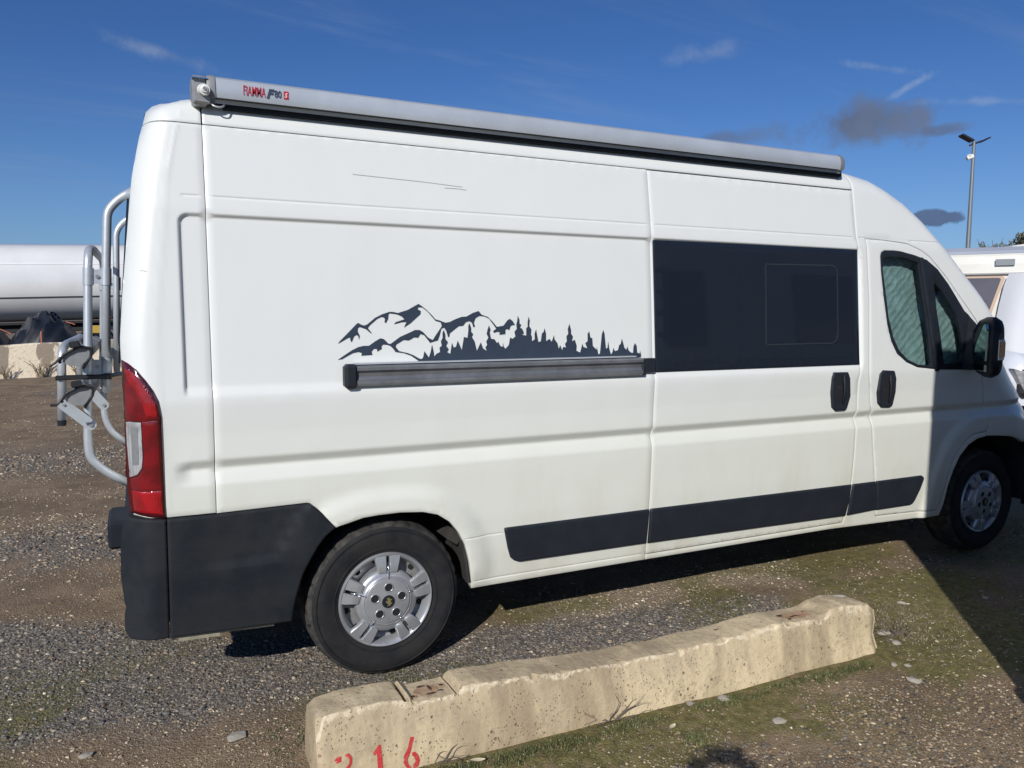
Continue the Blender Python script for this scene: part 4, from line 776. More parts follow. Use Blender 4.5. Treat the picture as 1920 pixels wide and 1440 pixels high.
def panel(name, outer, mat, parent=van, holes=(), proud=0.0, edge=.0024, depth=.026, shrink=.0, mirror=False, surf=S, step=.022, rings=(.0045,), coarse=1, flange=True, kids=None):
    if area(outer) < 0: outer = outer[::-1]
    if shrink: outer = offset(outer, shrink)
    outer = dens(outer, step); loops = [outer]
    holes = [h if area(h) < 0 else h[::-1] for h in holes]
    holes = [dens(offset(h, shrink) if shrink else h, step) for h in holes]; loops += holes
    pts = []; edges = []; kind = []
    for L in loops:
        b = len(pts); pts += L; kind += [1]*len(L); edges += [(b+i, b+(i+1) % len(L)) for i in range(len(L))]
    nb = len(pts)
    for L in loops:
        for r in rings:
            R_ = offset(L, r); pr = np.array(R_)
            ok = inside(pr[:, 0], pr[:, 1], outer) & (seg_dist(pr[:, 0], pr[:, 1], outer) > r*.8)
            for h in holes: ok &= ~inside(pr[:, 0], pr[:, 1], h) & (seg_dist(pr[:, 0], pr[:, 1], h) > r*.8)
            for p, o_ in zip(R_, ok):
                if o_: pts.append(p); kind.append(0)
    O = np.array(outer); gx_ = GRX[::coarse]; gz_ = GRZ[::coarse]
    gx_ = gx_[(gx_ > O[:, 0].min()) & (gx_ < O[:, 0].max())]; gz_ = gz_[(gz_ > O[:, 1].min()) & (gz_ < O[:, 1].max())]
    if len(gx_) and len(gz_):
        A, B = np.meshgrid(gx_, gz_); A = A.ravel(); B = B.ravel()
        ok = inside(A, B, outer) & (seg_dist(A, B, outer) > max(rings+(.0025,))*1.7)
        for h in holes: ok &= ~inside(A, B, h) & (seg_dist(A, B, h) > max(rings+(.0025,))*1.7)
        A = A[ok]; B = B[ok]; pts += list(zip(A.tolist(), B.tolist())); kind += [0]*len(A)
    vs, es, fs, ov, oe, of = geometry.delaunay_2d_cdt([Vector(p) for p in pts], edges, [], 0, 1e-5)
    v = np.array([(a.x, a.y) for a in vs]); f = np.array([tuple(t) for t in fs if len(t) == 3])
    c = v[f].mean(1); k = inside(c[:, 0], c[:, 1], outer)
    for h in holes: k &= ~inside(c[:, 0], c[:, 1], h)
    f = f[k]
    kd = np.array([1 if any(kind[i] for i in o_) else 0 for o_ in ov])
    y = surf(v[:, 0], v[:, 1])-proud+kd*edge
    # wind so that normals face -Y
    t = v[f]; ar = (t[:, 1, 0]-t[:, 0, 0])*(t[:, 2, 1]-t[:, 0, 1])-(t[:, 2, 0]-t[:, 0, 0])*(t[:, 1, 1]-t[:, 0, 1])
    f[ar < 0] = f[ar < 0][:, ::-1]
    V = np.stack([v[:, 0], y, v[:, 1]], -1).tolist(); F = f.tolist(); nsm = len(F)
    if flange:
        for L in loops:
            n = len(L); a = np.array(L); yy = surf(a[:, 0], a[:, 1])-proud+edge; b = len(V)
            for i in range(n): V.append((a[i, 0], yy[i], a[i, 1]))
            for i in range(n): V.append((a[i, 0], yy[i]+depth, a[i, 1]))
            for i in range(n): j = (i+1) % n; F.append((b+i, b+n+i, b+n+j, b+j))
    if mirror:
        V = [(a[0], WID-a[1], a[2]) for a in V]; F = [tuple(q)[::-1] for q in F]
    return mesh_obj(name, V, F, mat, parent, smooth=True)
# -- outlines
SL = [tuple(p) for p in D['slider']]; DR = [tuple(p) for p in D['door']]
slider = [(2.3620, 2.249)]+[(3.7652, 2.249), (3.7685, 1.9946), (3.7800, 1.9263), (3.788, 1.60), (3.787, 1.2676), (3.7704, 1.1657), (3.7745, 1.03), (3.7740, .965), (3.779, .91), (3.7821, .7733), (3.78, .5845), (3.765, .41), (3.750, .350), (2.362, .350)]
zs_ = np.arange(.80, 2.25, .03)
quarter = [(.341, .7955), (.341, 2.250)]+[(float(xrear(z))+.0005, float(z)) for z in list(zs_[::-1])]
quarter = [(.3422, .7945), (.3422, 2.2525), (float(xrear(2.2525))+.001, 2.2525)]+[(float(xrear(z))+.001, float(z)) for z in zs_[::-1][:-1]]+[(.060, .80), (.1718, .7955)]
side = [(.3445, 2.2525), (.3445, .7925), (.6835, .7975), (.6949, .7945), (.7053, .7857), (.7348, .7559), (.7946, .6870)]+[tuple(p) for p in ARCHR[1:]]+[(1.412, .319), (2.3590, .319), (2.3590, 2.2525)]
cap_ = [(.3435-.002, 2.2555), (float(xrear(2.2555))+.001, 2.2555)]+[(x, float(ztop(x))-.0008) for x in (.158, .170, .18, .195, .21, .24, .28, .3415)]
rail_ = [(.345, 2.2555), (3.768, 2.2555), (3.768, 2.366)]+[(x, float(ztop(x))-.0008) for x in (2.5, 1.2, .345)]
topcurve = [(x, float(ztop(x))-.0008) for x in (5.08, 5.0, 4.92, 4.85, 4.76, 4.68, 4.6, 4.52, 4.44, 4.37, 4.3, 4.22, 4.14, 4.07, 4.02, 3.98, 3.92, 3.85, 3.80, 3.772)]
doorR = DR[24:26]
frame = [(2.3625, .345), (2.3625, .319), (3.66, .319), (4.4249, .297), (4.583, .300)]+[tuple(p) for p in ARCHF[1:7]]+[(4.944, .7831), (4.941, .8118), (4.8176, .8007), (4.7357, .7568), (4.6816, .7046), (4.6353, .6278), (4.6093, .5167), (4.586, .4134), (4.5578, .3465), (4.5355, .335), (4.0254, .3528), (4.0188, .3736), (3.9763, .5754), (3.935, .7692), (3.9057, .9476), (3.903, .9588), (3.899, .9928), (3.885, 1.0313), (3.8541, 1.2179), (3.8621, 1.6424), (3.8487, 1.9831), (4.0156, 1.9812), (4.1871, 1.9699), (4.3013, 1.9383), (4.383, 1.9023), (4.4551, 1.8488), (4.5519, 1.7708), (4.6751, 1.6541), (4.823, 1.5162), (4.852, 1.478), (4.90, 1.468), (5.04, 1.468), (5.09, 1.53)]+topcurve+[(3.772, 2.2), (3.7725, 1.9946), (3.7840, 1.9263), (3.792, 1.60), (3.791, 1.2676), (3.7744, 1.1657), (3.7785, 1.03), (3.778, .965), (3.783, .91), (3.7861, .7733), (3.784, .5845), (3.769, .41), (3.752, .345)]
door = [(3.8520, 1.9800)]+[(4.0156, 1.9775), (4.1871, 1.9665), (4.3013, 1.9348), (4.383, 1.8985), (4.4551, 1.8448), (4.5519, 1.7668), (4.6751, 1.6501), (4.820, 1.5132), (4.8480, 1.46), (4.8573, 1.386), (4.8579, 1.2197), (4.8723, 1.1652), (4.8965, 1.076), (4.9088, .9878), (4.947, .9291), (4.9475, .8404), (4.9379, .8158), (4.8176, .8047), (4.7357, .7608), (4.6816, .7086), (4.6313, .6298), (4.6053, .5187), (4.582, .4154), (4.5538, .3515), (4.5355, .339), (4.0274, .3568), (4.0228, .3736), (3.9803, .5754), (3.939, .7692), (3.9097, .9476), (3.907, .9588), (3.903, .9928), (3.889, 1.0313), (3.8581, 1.2179), (3.8661, 1.6424)]
nose = [(5.352, .738), (5.43, .74)]
def xnose(z):
    xs_ = np.linspace(5.5, 6.05, 300); yv = S(xs_, np.full(300, z), False); k = np.argmax(yv > 1.02); return float(xs_[k]) if yv.max() > 1.02 else 6.05
nosez = [(xnose(z), z) for z in (.74, .82, .9, .98, 1.04)]
fender = [(4.947, .785)]+[tuple(p) for p in ARCHF[8:]]+[(5.352, .74)]+nosez+[(x, float(ztop(x))-.0008) for x in (5.9, 5.8, 5.6, 5.45, 5.3, 5.2, 5.13, 5.095)]+[(5.046, 1.463), (4.90, 1.463), (4.855, 1.463), (4.8613, 1.386), (4.8619, 1.2197), (4.8763, 1.1652), (4.9005, 1.076), (4.9128, .9878), (4.951, .9291), (4.9515, .8404)]
panel('rear_corner_panel', quarter, PAINT)
pside = panel('side_panel', side, PAINT)
panel('roof_corner', cap_, PAINT, rings=(.0045, .012), shrink=.001)
panel('roof_side', rail_, PAINT, rings=(.0045, .012), shrink=.001)
psl = panel('sliding_door', slider, PAINT)
panel('cab_side_frame', frame, PAINT, rings=(.0045, .012))
WF = [tuple(p) for p in D['winFrame']]
pdr = panel('cab_door', door, PAINT, holes=[offset(WF if area(WF) > 0 else WF[::-1], .006)])
panel('front_fender', fender, PAINT)
# dark backing a hand behind the skin, so that the gaps between the panels read black
back = [(.12, .80), (.7, .80), (.80, .70)]+[tuple(p) for p in ARCHR[1:]]+[(1.42, .33), (4.42, .33), (4.57, .35)]+[tuple(p) for p in ARCHF[2:]]+[(5.36, .75), (5.7, .75), (5.6, 1.1), (5.15, 1.35), (5.0, 1.5), (4.6, 1.9), (4.1, 2.24), (3.8, 2.31), (.28, 2.30), (.2, 2.2)]
panel('inner_skin', back, DARK, holes=[WF], proud=-.030, flange=False, coarse=2, edge=0, rings=(), shrink=.0)
# plinth trim strips
for nm, par, pr_ in (('strip1', pside, None), ('strip2', psl, None), ('strip3', None, None), ('strip4', pdr, None)):
    P = [tuple(p) for p in D[nm]]
    if nm == 'strip1': P = [(x if x < 2.3 else 2.357-.004*(z < .5), z) for x, z in P]
    if nm == 'strip2': P = [(2.3655, .5865), (3.7745, .5755), (3.7700, .4747), (3.7560, .3896), (2.3655, .4082)]
    if nm == 'strip3': P = [(3.7895, .5755), (3.9720, .5745), (4.0145, .3985), (3.7750, .3900)]
    if nm == 'strip4': P = [(3.9850, .5748)]+[(x, z) for x, z in P[1:8]]+[(4.0190, .3952)]
    if area(P) < 0: P = P[::-1]
    panel('trim_strip', P, STRIP, par or van, proud=.013, edge=.007, depth=.012, shrink=0, rings=(.004, .011), step=.015)
# black lower cladding and bumper corner
cl = [tuple(p) for p in D['clad']]; cl[0] = (.1705, .7920); cl[1] = (.3399, .789); cl[2] = (.683, .7940)
CR = D['cladcrease']
def Sclad(x, z):
    # the lower field swells out a little below the crease
    cx = np.interp(x, [p[0] for p in CR], [p[1] for p in CR]); cx0 = np.where(x < CR[0][0], CR[0][1], np.where(x > CR[-1][0], CR[-1][1]+.2, cx))
    up = smooth(-.002, .006, z-cx0)*smooth(.22, .45, x)
    return S(np.maximum(x, .2), z)*.0+np.interp(z, [.3, .45, .6, .8], [.036, .016, .004, .000])-.012+.017*up+.0*x
clad_o = panel('rear_side_cladding', cl, CLAD, surf=Sclad, rings=(.004, .011), step=.015, depth=.05, edge=.006, coarse=1)
BX = [(.168, .7920), (.042, .8060), (.022, .790), (.012, .70), (.008, .57), (.016, .47), (.024, .443), (.015, .41), (.013, .35), (.03, .326), (.1655, .3285)]
def Sbump(x, z):
    t = np.clip(1-(x-.008)/.13, 0, 1); return np.interp(z, [.3, .45, .6, .8], [.036, .016, .004, .000])-.012+.10*t**2.2
bump_o = panel('rear_bumper_corner', BX, CLAD, surf=Sbump, rings=(.004, .011), step=.012, depth=.05, edge=.006)
panel('rear_bumper_corner', BX, CLAD, surf=Sbump, rings=(.004, .011), step=.02, depth=.05, edge=.006, mirror=True)
MB().box((.11, 1.025, .56), (.17, 1.80, .44), bev=.03).build('rear_bumper', CLAD, van, auto=40)
st = MB().box((.035, .235, .722), (.13, .25, .108), bev=.012); st.build('rear_step', BLACKP, van, auto=35)
# tail lamp
LP = [tuple(p) for p in D['lamp']]; LC = [tuple(p) for p in D['lampclear']]
LP = [(.0405, 1.383), (.0632, 1.3708), (.0882, 1.349), (.1164, 1.3114), (.1413, 1.2717), (.1572, 1.2337), (.1641, 1.1784), (.1655, 1.0191), (.1672, .7955), (.049, .8085), (.0422, .9105), (.0412, 1.1464)]
lampo = panel('tail_lamp', LP, LENSE, proud=.008, edge=.005, depth=.012, shrink=0, rings=(.003,), step=.012)
panel('tail_lamp', LP, LENSE, proud=.008, edge=.005, depth=.012, shrink=0, rings=(.003,), step=.02, mirror=True)
U_ = [(.0485, 1.352), (.066, 1.350), (.088, 1.328), (.111, 1.295), (.133, 1.255), (.147, 1.222), (.152, 1.178), (.152, 1.166), (.0475, 1.160)]
panel('upper_lens', U_, LENSR2, lampo, proud=.011, edge=.002, depth=.004, shrink=0, step=.012)
panel('lens_band', [(.052, 1.345), (.066, 1.347), (.088, 1.325), (.111, 1.292), (.133, 1.252), (.146, 1.220), (.151, 1.180), (.115, 1.176), (.104, 1.225), (.085, 1.270), (.058, 1.308)], LENSR, lampo, proud=.0125, edge=.001, depth=.002, shrink=0, step=.012)
panel('middle_lens', [(.1005, 1.160), (.152, 1.163), (.154, 1.02), (.156, .905), (.055, .900), (.052, .938), (.080, .955), (.0975, .985), (.1015, 1.03)], LENSR2, lampo, proud=.011, edge=.002, depth=.004, shrink=0, step=.012)
panel('clear_lens', [(.0475, 1.155), (.060, 1.158), (.0965, 1.157), (.0975, 1.03), (.0935, .988), (.078, .962), (.0505, .945), (.047, 1.03)], LENSC, lampo, proud=.0115, edge=.002, depth=.004, shrink=0, step=.012)
panel('reversing_reflector', [(.062, 1.140), (.085, 1.140), (.084, 1.00), (.063, .995)], GREYPL, lampo, proud=.0135, edge=.001, depth=.002, shrink=0, step=.012)
panel('lower_lens', [(.056, .897), (.156, .901), (.158, .812), (.062, .820)], LENSR, lampo, proud=.011, edge=.002, depth=.004, shrink=0, step=.012)
# side glass, flush and a little proud of the sliding door
GS = [(2.3745, 1.9115), (3.7815, 1.9215), (3.7850, 1.2705), (2.3735, 1.2705)]
sg = panel('door_window', GS, GLASSD, psl, proud=-.004, edge=.002, depth=.010, shrink=0, coarse=3, surf=lambda x, z: np.interp(z, [1.2, 1.3, 1.6, 1.94], [.001, .016, .038, .063])-.012)
PS = [tuple(p) for p in D['paneSlide']]
def flat_s(off): return lambda x, z: np.interp(z, [1.2, 1.3, 1.6, 1.94], [.001, .016, .038, .063])-.008-off
if area(PS) < 0: PS = PS[::-1]
PSi = offset(PS, .007)
panel('sliding_pane_seal', PS, pmat('grey_rubber_seal', (.024, .028, .036), .45), sg, holes=[PSi], surf=flat_s(.0015), edge=.0, depth=.002, shrink=0, rings=(), coarse=99)
V = []; F = []
# a darker rounded patch and thin lines laid on the dark glass
GL2 = glass_mat('darker_glass_area', None, dark=(0.010, 0.013, 0.022))
LP2 = [(2.378, 1.56), (2.60, 1.565), (2.655, 1.60), (2.675, 1.68), (2.665, 1.77), (2.62, 1.83), (2.378, 1.84)]
panel('dark_glass_patch', LP2 if area(LP2) > 0 else LP2[::-1], GL2, sg, surf=flat_s(-.0036), edge=0, depth=.0005, shrink=0, rings=(), coarse=99)
GL3 = glass_mat('dusty_glue_line', None, dark=(0.040, 0.048, 0.062))
for x0, z0, z1 in ((2.700, 1.43, 1.74), (2.745, 1.45, 1.70)):
    panel('glue_line', [(x0, z0), (x0+.004, z0), (x0+.002, z1), (x0-.002, z1)], GL3, sg, surf=flat_s(-.0034), edge=0, depth=.0005, shrink=0, rings=(), coarse=99)
# small black stub of the rail cover beside the glass
MB().box((2.325, -.0005, 1.307), (.062, .030, .066), bev=.004).build('rail_stub', STRIP, van)
# sliding door rail
rp = [(.020, 1.347), (-.018, 1.345), (-.030, 1.338), (-.030, 1.326), (-.016, 1.318), (-.013, 1.300), (-.020, 1.287), (-.030, 1.284), (-.030, 1.272), (-.018, 1.262), (.010, 1.258), (.02, 1.262)]
V, F = loft([[(x, y, z-.002) for y, z in rp] for x in (.885, 2.272)]); rl = mesh_obj('sliding_door_rail', V, F, ALUD, van)
MB().box((.862, -.006, 1.301), (.054, .056, .098), bev=.012).build('end_cap', STRIP, rl, auto=35)
MB().box((2.282, -.004, 1.300), (.022, .042, .080), bev=.006).build('end_cap', STRIP, rl, auto=35)
MB().box((1.56, .0, 1.3505), (1.36, .03, .006)).build('rail_flange', CASE, rl)
# handles
def handle(poly, par, cx, cz):
    P = [tuple(p) for p in poly]
    if area(P) < 0: P = P[::-1]
    h = panel('door_handle', P, STRIP, par, proud=.014, edge=.008, depth=.014, shrink=0, rings=(.004, .012), step=.008, surf=lambda x, z: S(x*0+3.5, z*0+1.12))
    m_ = MB(); rings = []
    for t in np.linspace(-1, 1, 13):
        w_ = .017*math.sqrt(max(0.02, 1-t**4)); z = cz+t*.082; y = -.015-.016*(1-t*t)
        rings.append([(cx+.012+w_*math.cos(a)*.75, y-.006*math.sin(a), z) for a in np.linspace(0, 2*math.pi, 12, endpoint=False)])
    V, F = loft(rings); mesh_obj('grip', V, F, BLACKP, h, auto=50)
    w2 = []
    for t in np.linspace(0, 2*math.pi, 20, endpoint=False): w2.append((cx-.018+.020*math.cos(t), cz+.075*math.sin(t)))
    panel('finger_recess', w2, DARK, h, proud=.0148, edge=0, depth=.001, shrink=0, rings=(), coarse=99, surf=lambda x, z: S(x*0+3.5, z*0+1.12))
h1 = [p for p in D['handle1']]; h2 = [p for p in D['handle2']]
handle(h1, psl, float(np.mean([p[0] for p in h1])), 1.135); handle(h2, pdr, float(np.mean([p[0] for p in h2])), 1.125)
# cab window: black surround, two panes, quilted sun screen inside
P1 = [tuple(p) for p in D['pane1']]; P2 = [tuple(p) for p in D['pane2']]
P1 = P1 if area(P1) > 0 else P1[::-1]; P2 = P2 if area(P2) > 0 else P2[::-1]
surr = panel('window_surround', WF, BLACKP, pdr, holes=[P1, P2], proud=.004, edge=.003, depth=.02, shrink=0, rings=(.004,), step=.016)
panel('window_pane', offset(P1, -.006), GLASST, pdr, proud=-.006, edge=0, flange=False, shrink=0, rings=(), coarse=3)
panel('window_pane', offset(P2, -.006), GLASST, pdr, proud=-.004, edge=0, flange=False, shrink=0, rings=(), coarse=3)
bar = MB(); 
for k in range(2): pass
dv = [(4.292, 1.89), (4.318, 1.89), (4.452, 1.215), (4.418, 1.215)]
panel('window_divider', dv if area(dv) > 0 else dv[::-1], STRIP, pdr, proud=.010, edge=.003, depth=.006, shrink=0, rings=(.004,), step=.03)
# quilted screen as a displaced sheet
nx_, nz_ = 190, 150; V = []; F = []
sx = np.linspace(3.93, 4.86, nx_); sz = np.linspace(1.17, 1.95, nz_); SX, SZ = np.meshgrid(sx, sz)
u1 = (SX*.80+SZ*.60)/.052; u2 = (SX*.80-SZ*.60)/.052
wob = (fbm(SX, SZ, 14, 3, 77)-.5)*.9
u1 = (SX*.62+SZ*.78)/.055+wob*.4; u2 = (SX*.66-SZ*.75)/.044+wob*.8
pil = (.35+.65*np.abs(np.sin(u1*math.pi))**.5)*(.3+.7*np.abs(np.sin(u2*math.pi))**.6)
wr = (fbm(SX, SZ, 5, 3, 12)-.5)*.022+(fbm(SX+SZ, SX-SZ, 30, 2, 18)-.5)*.004
SY = np.interp(SZ, PZ, PY)+.060+.0075*pil+wr*1.3
for j in range(nz_):
    for i in range(nx_): V.append((SX[j, i], SY[j, i], SZ[j, i]))
KEEP = inside(SX, SZ, offset(WF if area(WF) > 0 else WF[::-1], .004))
for j in range(nz_-1):
    for i in range(nx_-1):
        if KEEP[j, i]: F.append((j*nx_+i, j*nx_+i+1, (j+1)*nx_+i+1, (j+1)*nx_+i))
mesh_obj('sun_screen', V, F, FOIL, van, smooth=True)
MB().box((4.25, .26, 1.50), (.7, .02, .6)).build('cab_lining', DARK, van)

# door mirror
mir = MB(); foot = [(4.695, -.055), (4.615, -.15), (4.525, -.262), (4.512, -.285), (4.528, -.306), (4.60, -.296), (4.69, -.225), (4.765, -.13), (4.785, -.06)]
fc = (sum(p[0] for p in foot)/len(foot), sum(p[1] for p in foot)/len(foot)); rings = []
for t in np.linspace(-1, 1, 17):
    s_ = (1-abs(t)**4.2)**(1/3.0) if abs(t) < 1 else .0; s_ = max(s_, .35) if abs(t) < 1 else .30
    z = 1.362+t*.178
    rings.append([(fc[0]+(p[0]-fc[0])*s_, fc[1]+(p[1]-fc[1])*s_-.0*t, z) for p in foot])
V, F = loft(rings); mo = mesh_obj('door_mirror', V, F, BLACKP, van, auto=60)
def on_face(a, b, u, z, off): # point on the mirror's rear face
    nx0, ny0 = -(b[1]-a[1]), (b[0]-a[0]); l = math.hypot(nx0, ny0); return (a[0]+(b[0]-a[0])*u+nx0/l*off, a[1]+(b[1]-a[1])*u+ny0/l*off, z)
fa, fb = foot[0], foot[2]
def mir_pane(name, pts, mat):
    V = [on_face(fa, fb, u, z, -.004) for u, z in pts]+[on_face(fa, fb, u, z, -.018) for u, z in pts]; n = len(pts)
    # whichever side faces the rear
    if V[n][0] > V[0][0]: V = V[n:]+V[:n]
    F = [tuple(range(n)), tuple(range(n, 2*n))]+[(i, (i+1) % n, n+(i+1) % n, n+i) for i in range(n)]
    return mesh_obj(name, V, F, mat, mo)
mir_pane('mirror_glass', [(.12, 1.285), (.94, 1.285), (.96, 1.36), (.94, 1.47), (.86, 1.50), (.50, 1.49), (.25, 1.44), (.14, 1.37)], MIRROR)
mir_pane('mirror_glass', [(.30, 1.222), (.92, 1.222), (.93, 1.262), (.28, 1.262)], MIRROR)
def side_pane(name, a, b, z0, z1, off, mat, inset=0):
    d = Vector((b[0]-a[0], b[1]-a[1])); n_ = Vector((d.y, -d.x)).normalized()
    if n_.y > 0: n_ = -n_
    A = Vector(a)+d*inset; B = Vector(b)-d*inset
    V = []
    for o_ in (0, off):
        V += [(A.x+n_.x*o_, A.y+n_.y*o_, z0), (B.x+n_.x*o_, B.y+n_.y*o_, z0), (B.x+n_.x*o_, B.y+n_.y*o_, z1), (A.x+n_.x*o_, A.y+n_.y*o_, z1)]
    F = [(0, 1, 2, 3), (4, 5, 6, 7), (0, 1, 5, 4), (1, 2, 6, 5), (2, 3, 7, 6), (3, 0, 4, 7)]
    return mesh_obj(name, V, F, mat, mo)
side_pane('indicator_housing', (4.528, -.310), (4.598, -.298), 1.295, 1.412, .004, WHITEPL)
side_pane('indicator_lens', (4.534, -.313), (4.593, -.303), 1.312, 1.398, .006, AMBER)
arm = MB(); V, F = loft([[(4.66, .015, 1.215), (4.83, .015, 1.215), (4.83, .015, 1.47), (4.74, .015, 1.545)], [(4.67, -.03, 1.22), (4.82, -.03, 1.22), (4.82, -.03, 1.44), (4.74, -.03, 1.50)], [(4.68, -.075, 1.26), (4.76, -.085, 1.26), (4.76, -.085, 1.40), (4.70, -.075, 1.42)]])
mesh_obj('mirror_arm', V, F, BLACKP, van, auto=40)

# wheels
def wheel(cx, cy, cz, ang, side=1):
    # side=1: outer face towards -Y
    root = MB(); R_ = .334
    NS = 144
    tread = [(.205, .012), (.214, .004), (.232, .002), (.262, -.006), (.290, -.006), (.312, .002), (.324, .014), (.331, .026), (.335, .045), (.336, .09), (.336, .15), (.331, .185), (.312, .208), (.262, .216), (.214, .205)]
    def md(j, i):
        r = 0
        if j in (6, 7): r = -.0045 if i % 3 == 0 else 0
        if j in (8, 9, 10): r = -.006 if (i+j) % 4 == 0 else 0
        return r
    root.lathe_y([(r, y*side) for r, y in tread], (cx, cy, cz), NS, md)
    ty = root.build('wheel', RUBBER, van, auto=70)
    tr = MB(); tr.lathe_y([(r+.0008, y*side) for r, y in [(.317, .004), (.3245, .012), (.3315, .024), (.3355, .044), (.3365, .09), (.3365, .15)]], (cx, cy, cz), 180, lambda j, i: (-.0026 if (i % 5 in (0, 1)) and j in (1, 2, 3) else 0)-(.002 if j == 0 else 0)); tr.build('tread', TREAD, ty, auto=35)
    # embossed ring
    m_ = MB(); m_.lathe_y([(.222, .0035*side), (.224, -.0005*side), (.227, -.0005*side), (.229, .0030*side)], (cx, cy, cz), 96); m_.lathe_y([(.298, -.004*side), (.300, -.0085*side), (.303, -.008*side), (.305, -.001*side)], (cx, cy, cz), 96); m_.build('sidewall_ridge', RUBBER, ty, auto=60)
    rim = MB(); rim.lathe_y([(.206, .010*side), (.200, .012*side), (.190, .045*side), (.150, .055*side), (.12, .050*side), (.001, .045*side)], (cx, cy, cz), 64); rim.build('steel_rim', STEEL, ty, smooth=True)
    for k in range(12):
        hl = MB(); a = ang+math.radians(15)+k*math.pi/6; hl.cyl((cx+.168*math.cos(a), cy+.046*side, cz+.168*math.sin(a)), (cx+.168*math.cos(a), cy+.054*side, cz+.168*math.sin(a)), .013, n=12); hl.build('rim_hole', DARK, ty)
    R0 = .206
    hc = MB()
    hc.lathe_y([(R0*p, (q+.010)*side) for p, q in [(1.0, .002), (1.0, -.006), (.975, -.013), (.95, -.012), (.92, -.006), (.885, .006), (.86, .022), (.85, .03)]], (cx, cy, cz), 96)
    hc.lathe_y([(R0*p, (q+.010)*side) for p, q in [(.66, .030), (.665, .012), (.66, -.002), (.63, -.012), (.56, -.016), (.525, -.018), (.50, -.024), (.485, -.020), (.47, -.022), (.46, -.028), (.44, -.029), (.02, -.031)]], (cx, cy, cz), 96)
    cap = hc.build('hubcap', SILVER, ty, auto=50)
    for k in range(5):
        a = ang+k*2*math.pi/5; ux, uz = math.cos(a), math.sin(a); tx_, tz_ = -uz, ux
        for sg in (-1, 1):
            sec = [(.56, .100, -.012), (.585, .104, -.0195), (.64, .110, -.0225), (.74, .124, -.0195), (.84, .138, -.016), (.93, .150, -.0125), (.955, .152, .004)]
            rings = []
            for r, w_, yy in sec:
                w0 = .034; w1 = w0+w_*1.62
                ring = []
                for (tt, dy) in ((w0, .016), (w0, .003), (w0+.012, 0), (w1-.02, 0), (w1, .004), (w1+.012, .016)):
                    px0 = cx+R0*(r*ux+sg*tt*tx_); pz0 = cz+R0*(r*uz+sg*tt*tz_)
                    ring.append((px0, cy+(yy+.010+dy)*side, pz0))
                rings.append(ring)
            V, F = loft(rings); mesh_obj('spoke', V, F, SILVER, cap, auto=35)
        m_ = MB(); m_.tube([(cx+R0*r*ux, cy+(yy+.010)*side, cz+R0*r*uz) for r, yy in ((.46, -.026), (.52, -.0255), (.63, -.022), (.80, -.012))], .0026, n=6); m_.build('rib', CHROME, cap, smooth=True)
        a2 = a; m_ = MB(); r_ = .30*R0
        c_ = (cx+r_*math.cos(a2), cy, cz+r_*math.sin(a2))
        m_.cyl((c_[0], cy-.0205*side, c_[2]), (c_[0], cy-.0222*side, c_[2]), .0165, n=20); m_.build('nut_hole', DARK, cap)
        m_ = MB(); m_.lathe_y([(.0165, -.0205*side), (.0178, -.0235*side), (.0200, -.0235*side), (.0212, -.0200*side)], c_, 24); m_.build('nut_ring', SILVER, cap, smooth=True)
    m_ = MB(); m_.lathe_y([(.028, -.019*side), (.027, -.0235*side), (.022, -.0245*side), (.0005, -.0250*side)], (cx, cy, cz), 32); m_.build('badge', BLACKP, cap, auto=40)
    lion = [(-.006, -.018), (-.002, -.010), (-.008, -.004), (-.013, .002), (-.010, .006), (-.005, .003), (-.004, .010), (-.008, .015), (-.001, .019), (.005, .016), (.006, .010), (.013, .012), (.015, .008), (.008, .004), (.010, -.003), (.016, -.006), (.014, -.011), (.008, -.009), (.006, -.018), (.002, -.018), (.001, -.010), (-.002, -.018)]
    V = [(cx+a_, cy-.0262*side, cz+b_) for a_, b_ in lion]+[(cx+a_, cy-.0240*side, cz+b_) for a_, b_ in lion]; n = len(lion)
    mesh_obj('emblem', V, [tuple(range(n))]+[(i, (i+1) % n, n+(i+1) % n, n+i) for i in range(n)], GOLD, cap)
wheel(1.015, .035, .334, math.radians(88))
wheel(5.050, .062, .334, math.radians(120))
for cx in (1.015, 5.05):
    for cy in (1.82,):
        m_ = MB(); m_.lathe_y([(.02, .16), (.2, .17), (.214, .205), (.262, .216), (.312, .208), (.336, .18), (.336, .05), (.312, .0), (.2, .01), (.02, .02)], (cx, cy, .334), 48); m_.build('wheel', RUBBER, van, auto=40)
# arch liners and underside
def liner(arch, xc):
    A = dens([tuple(p) for p in arch], .03)[:-1]; A = [p for p in A if True]; V = []; F = []
    for (x, z) in A:
        d = Vector((x-xc, z-.33)); d = d.normalized()*(d.length+.004)
        V += [(xc+d.x, .012+.045*(z < .55)*0+.010, .33+d.y), (xc+d.x*1.01, .10, .33+d.y*1.01), (xc+d.x*1.03, .50, .33+d.y*1.03)]
    n = len(A)
    for i in range(n-1):
        for k in range(2): F.append((i*3+k, i*3+k+1, (i+1)*3+k+1, (i+1)*3+k))
    return mesh_obj('arch_liner', V, F, LINER, van, smooth=True)
def openp(p): return [p[i] for i in range(len(p))]
def dens_open(p, st):
    out = []
    for a, b in zip(p[:-1], p[1:]):
        k = max(1, int(math.hypot(b[0]-a[0], b[1]-a[1])/st)); out += [(a[0]+(b[0]-a[0])*j/k, a[1]+(b[1]-a[1])*j/k) for j in range(k)]
    return out+[p[-1]]
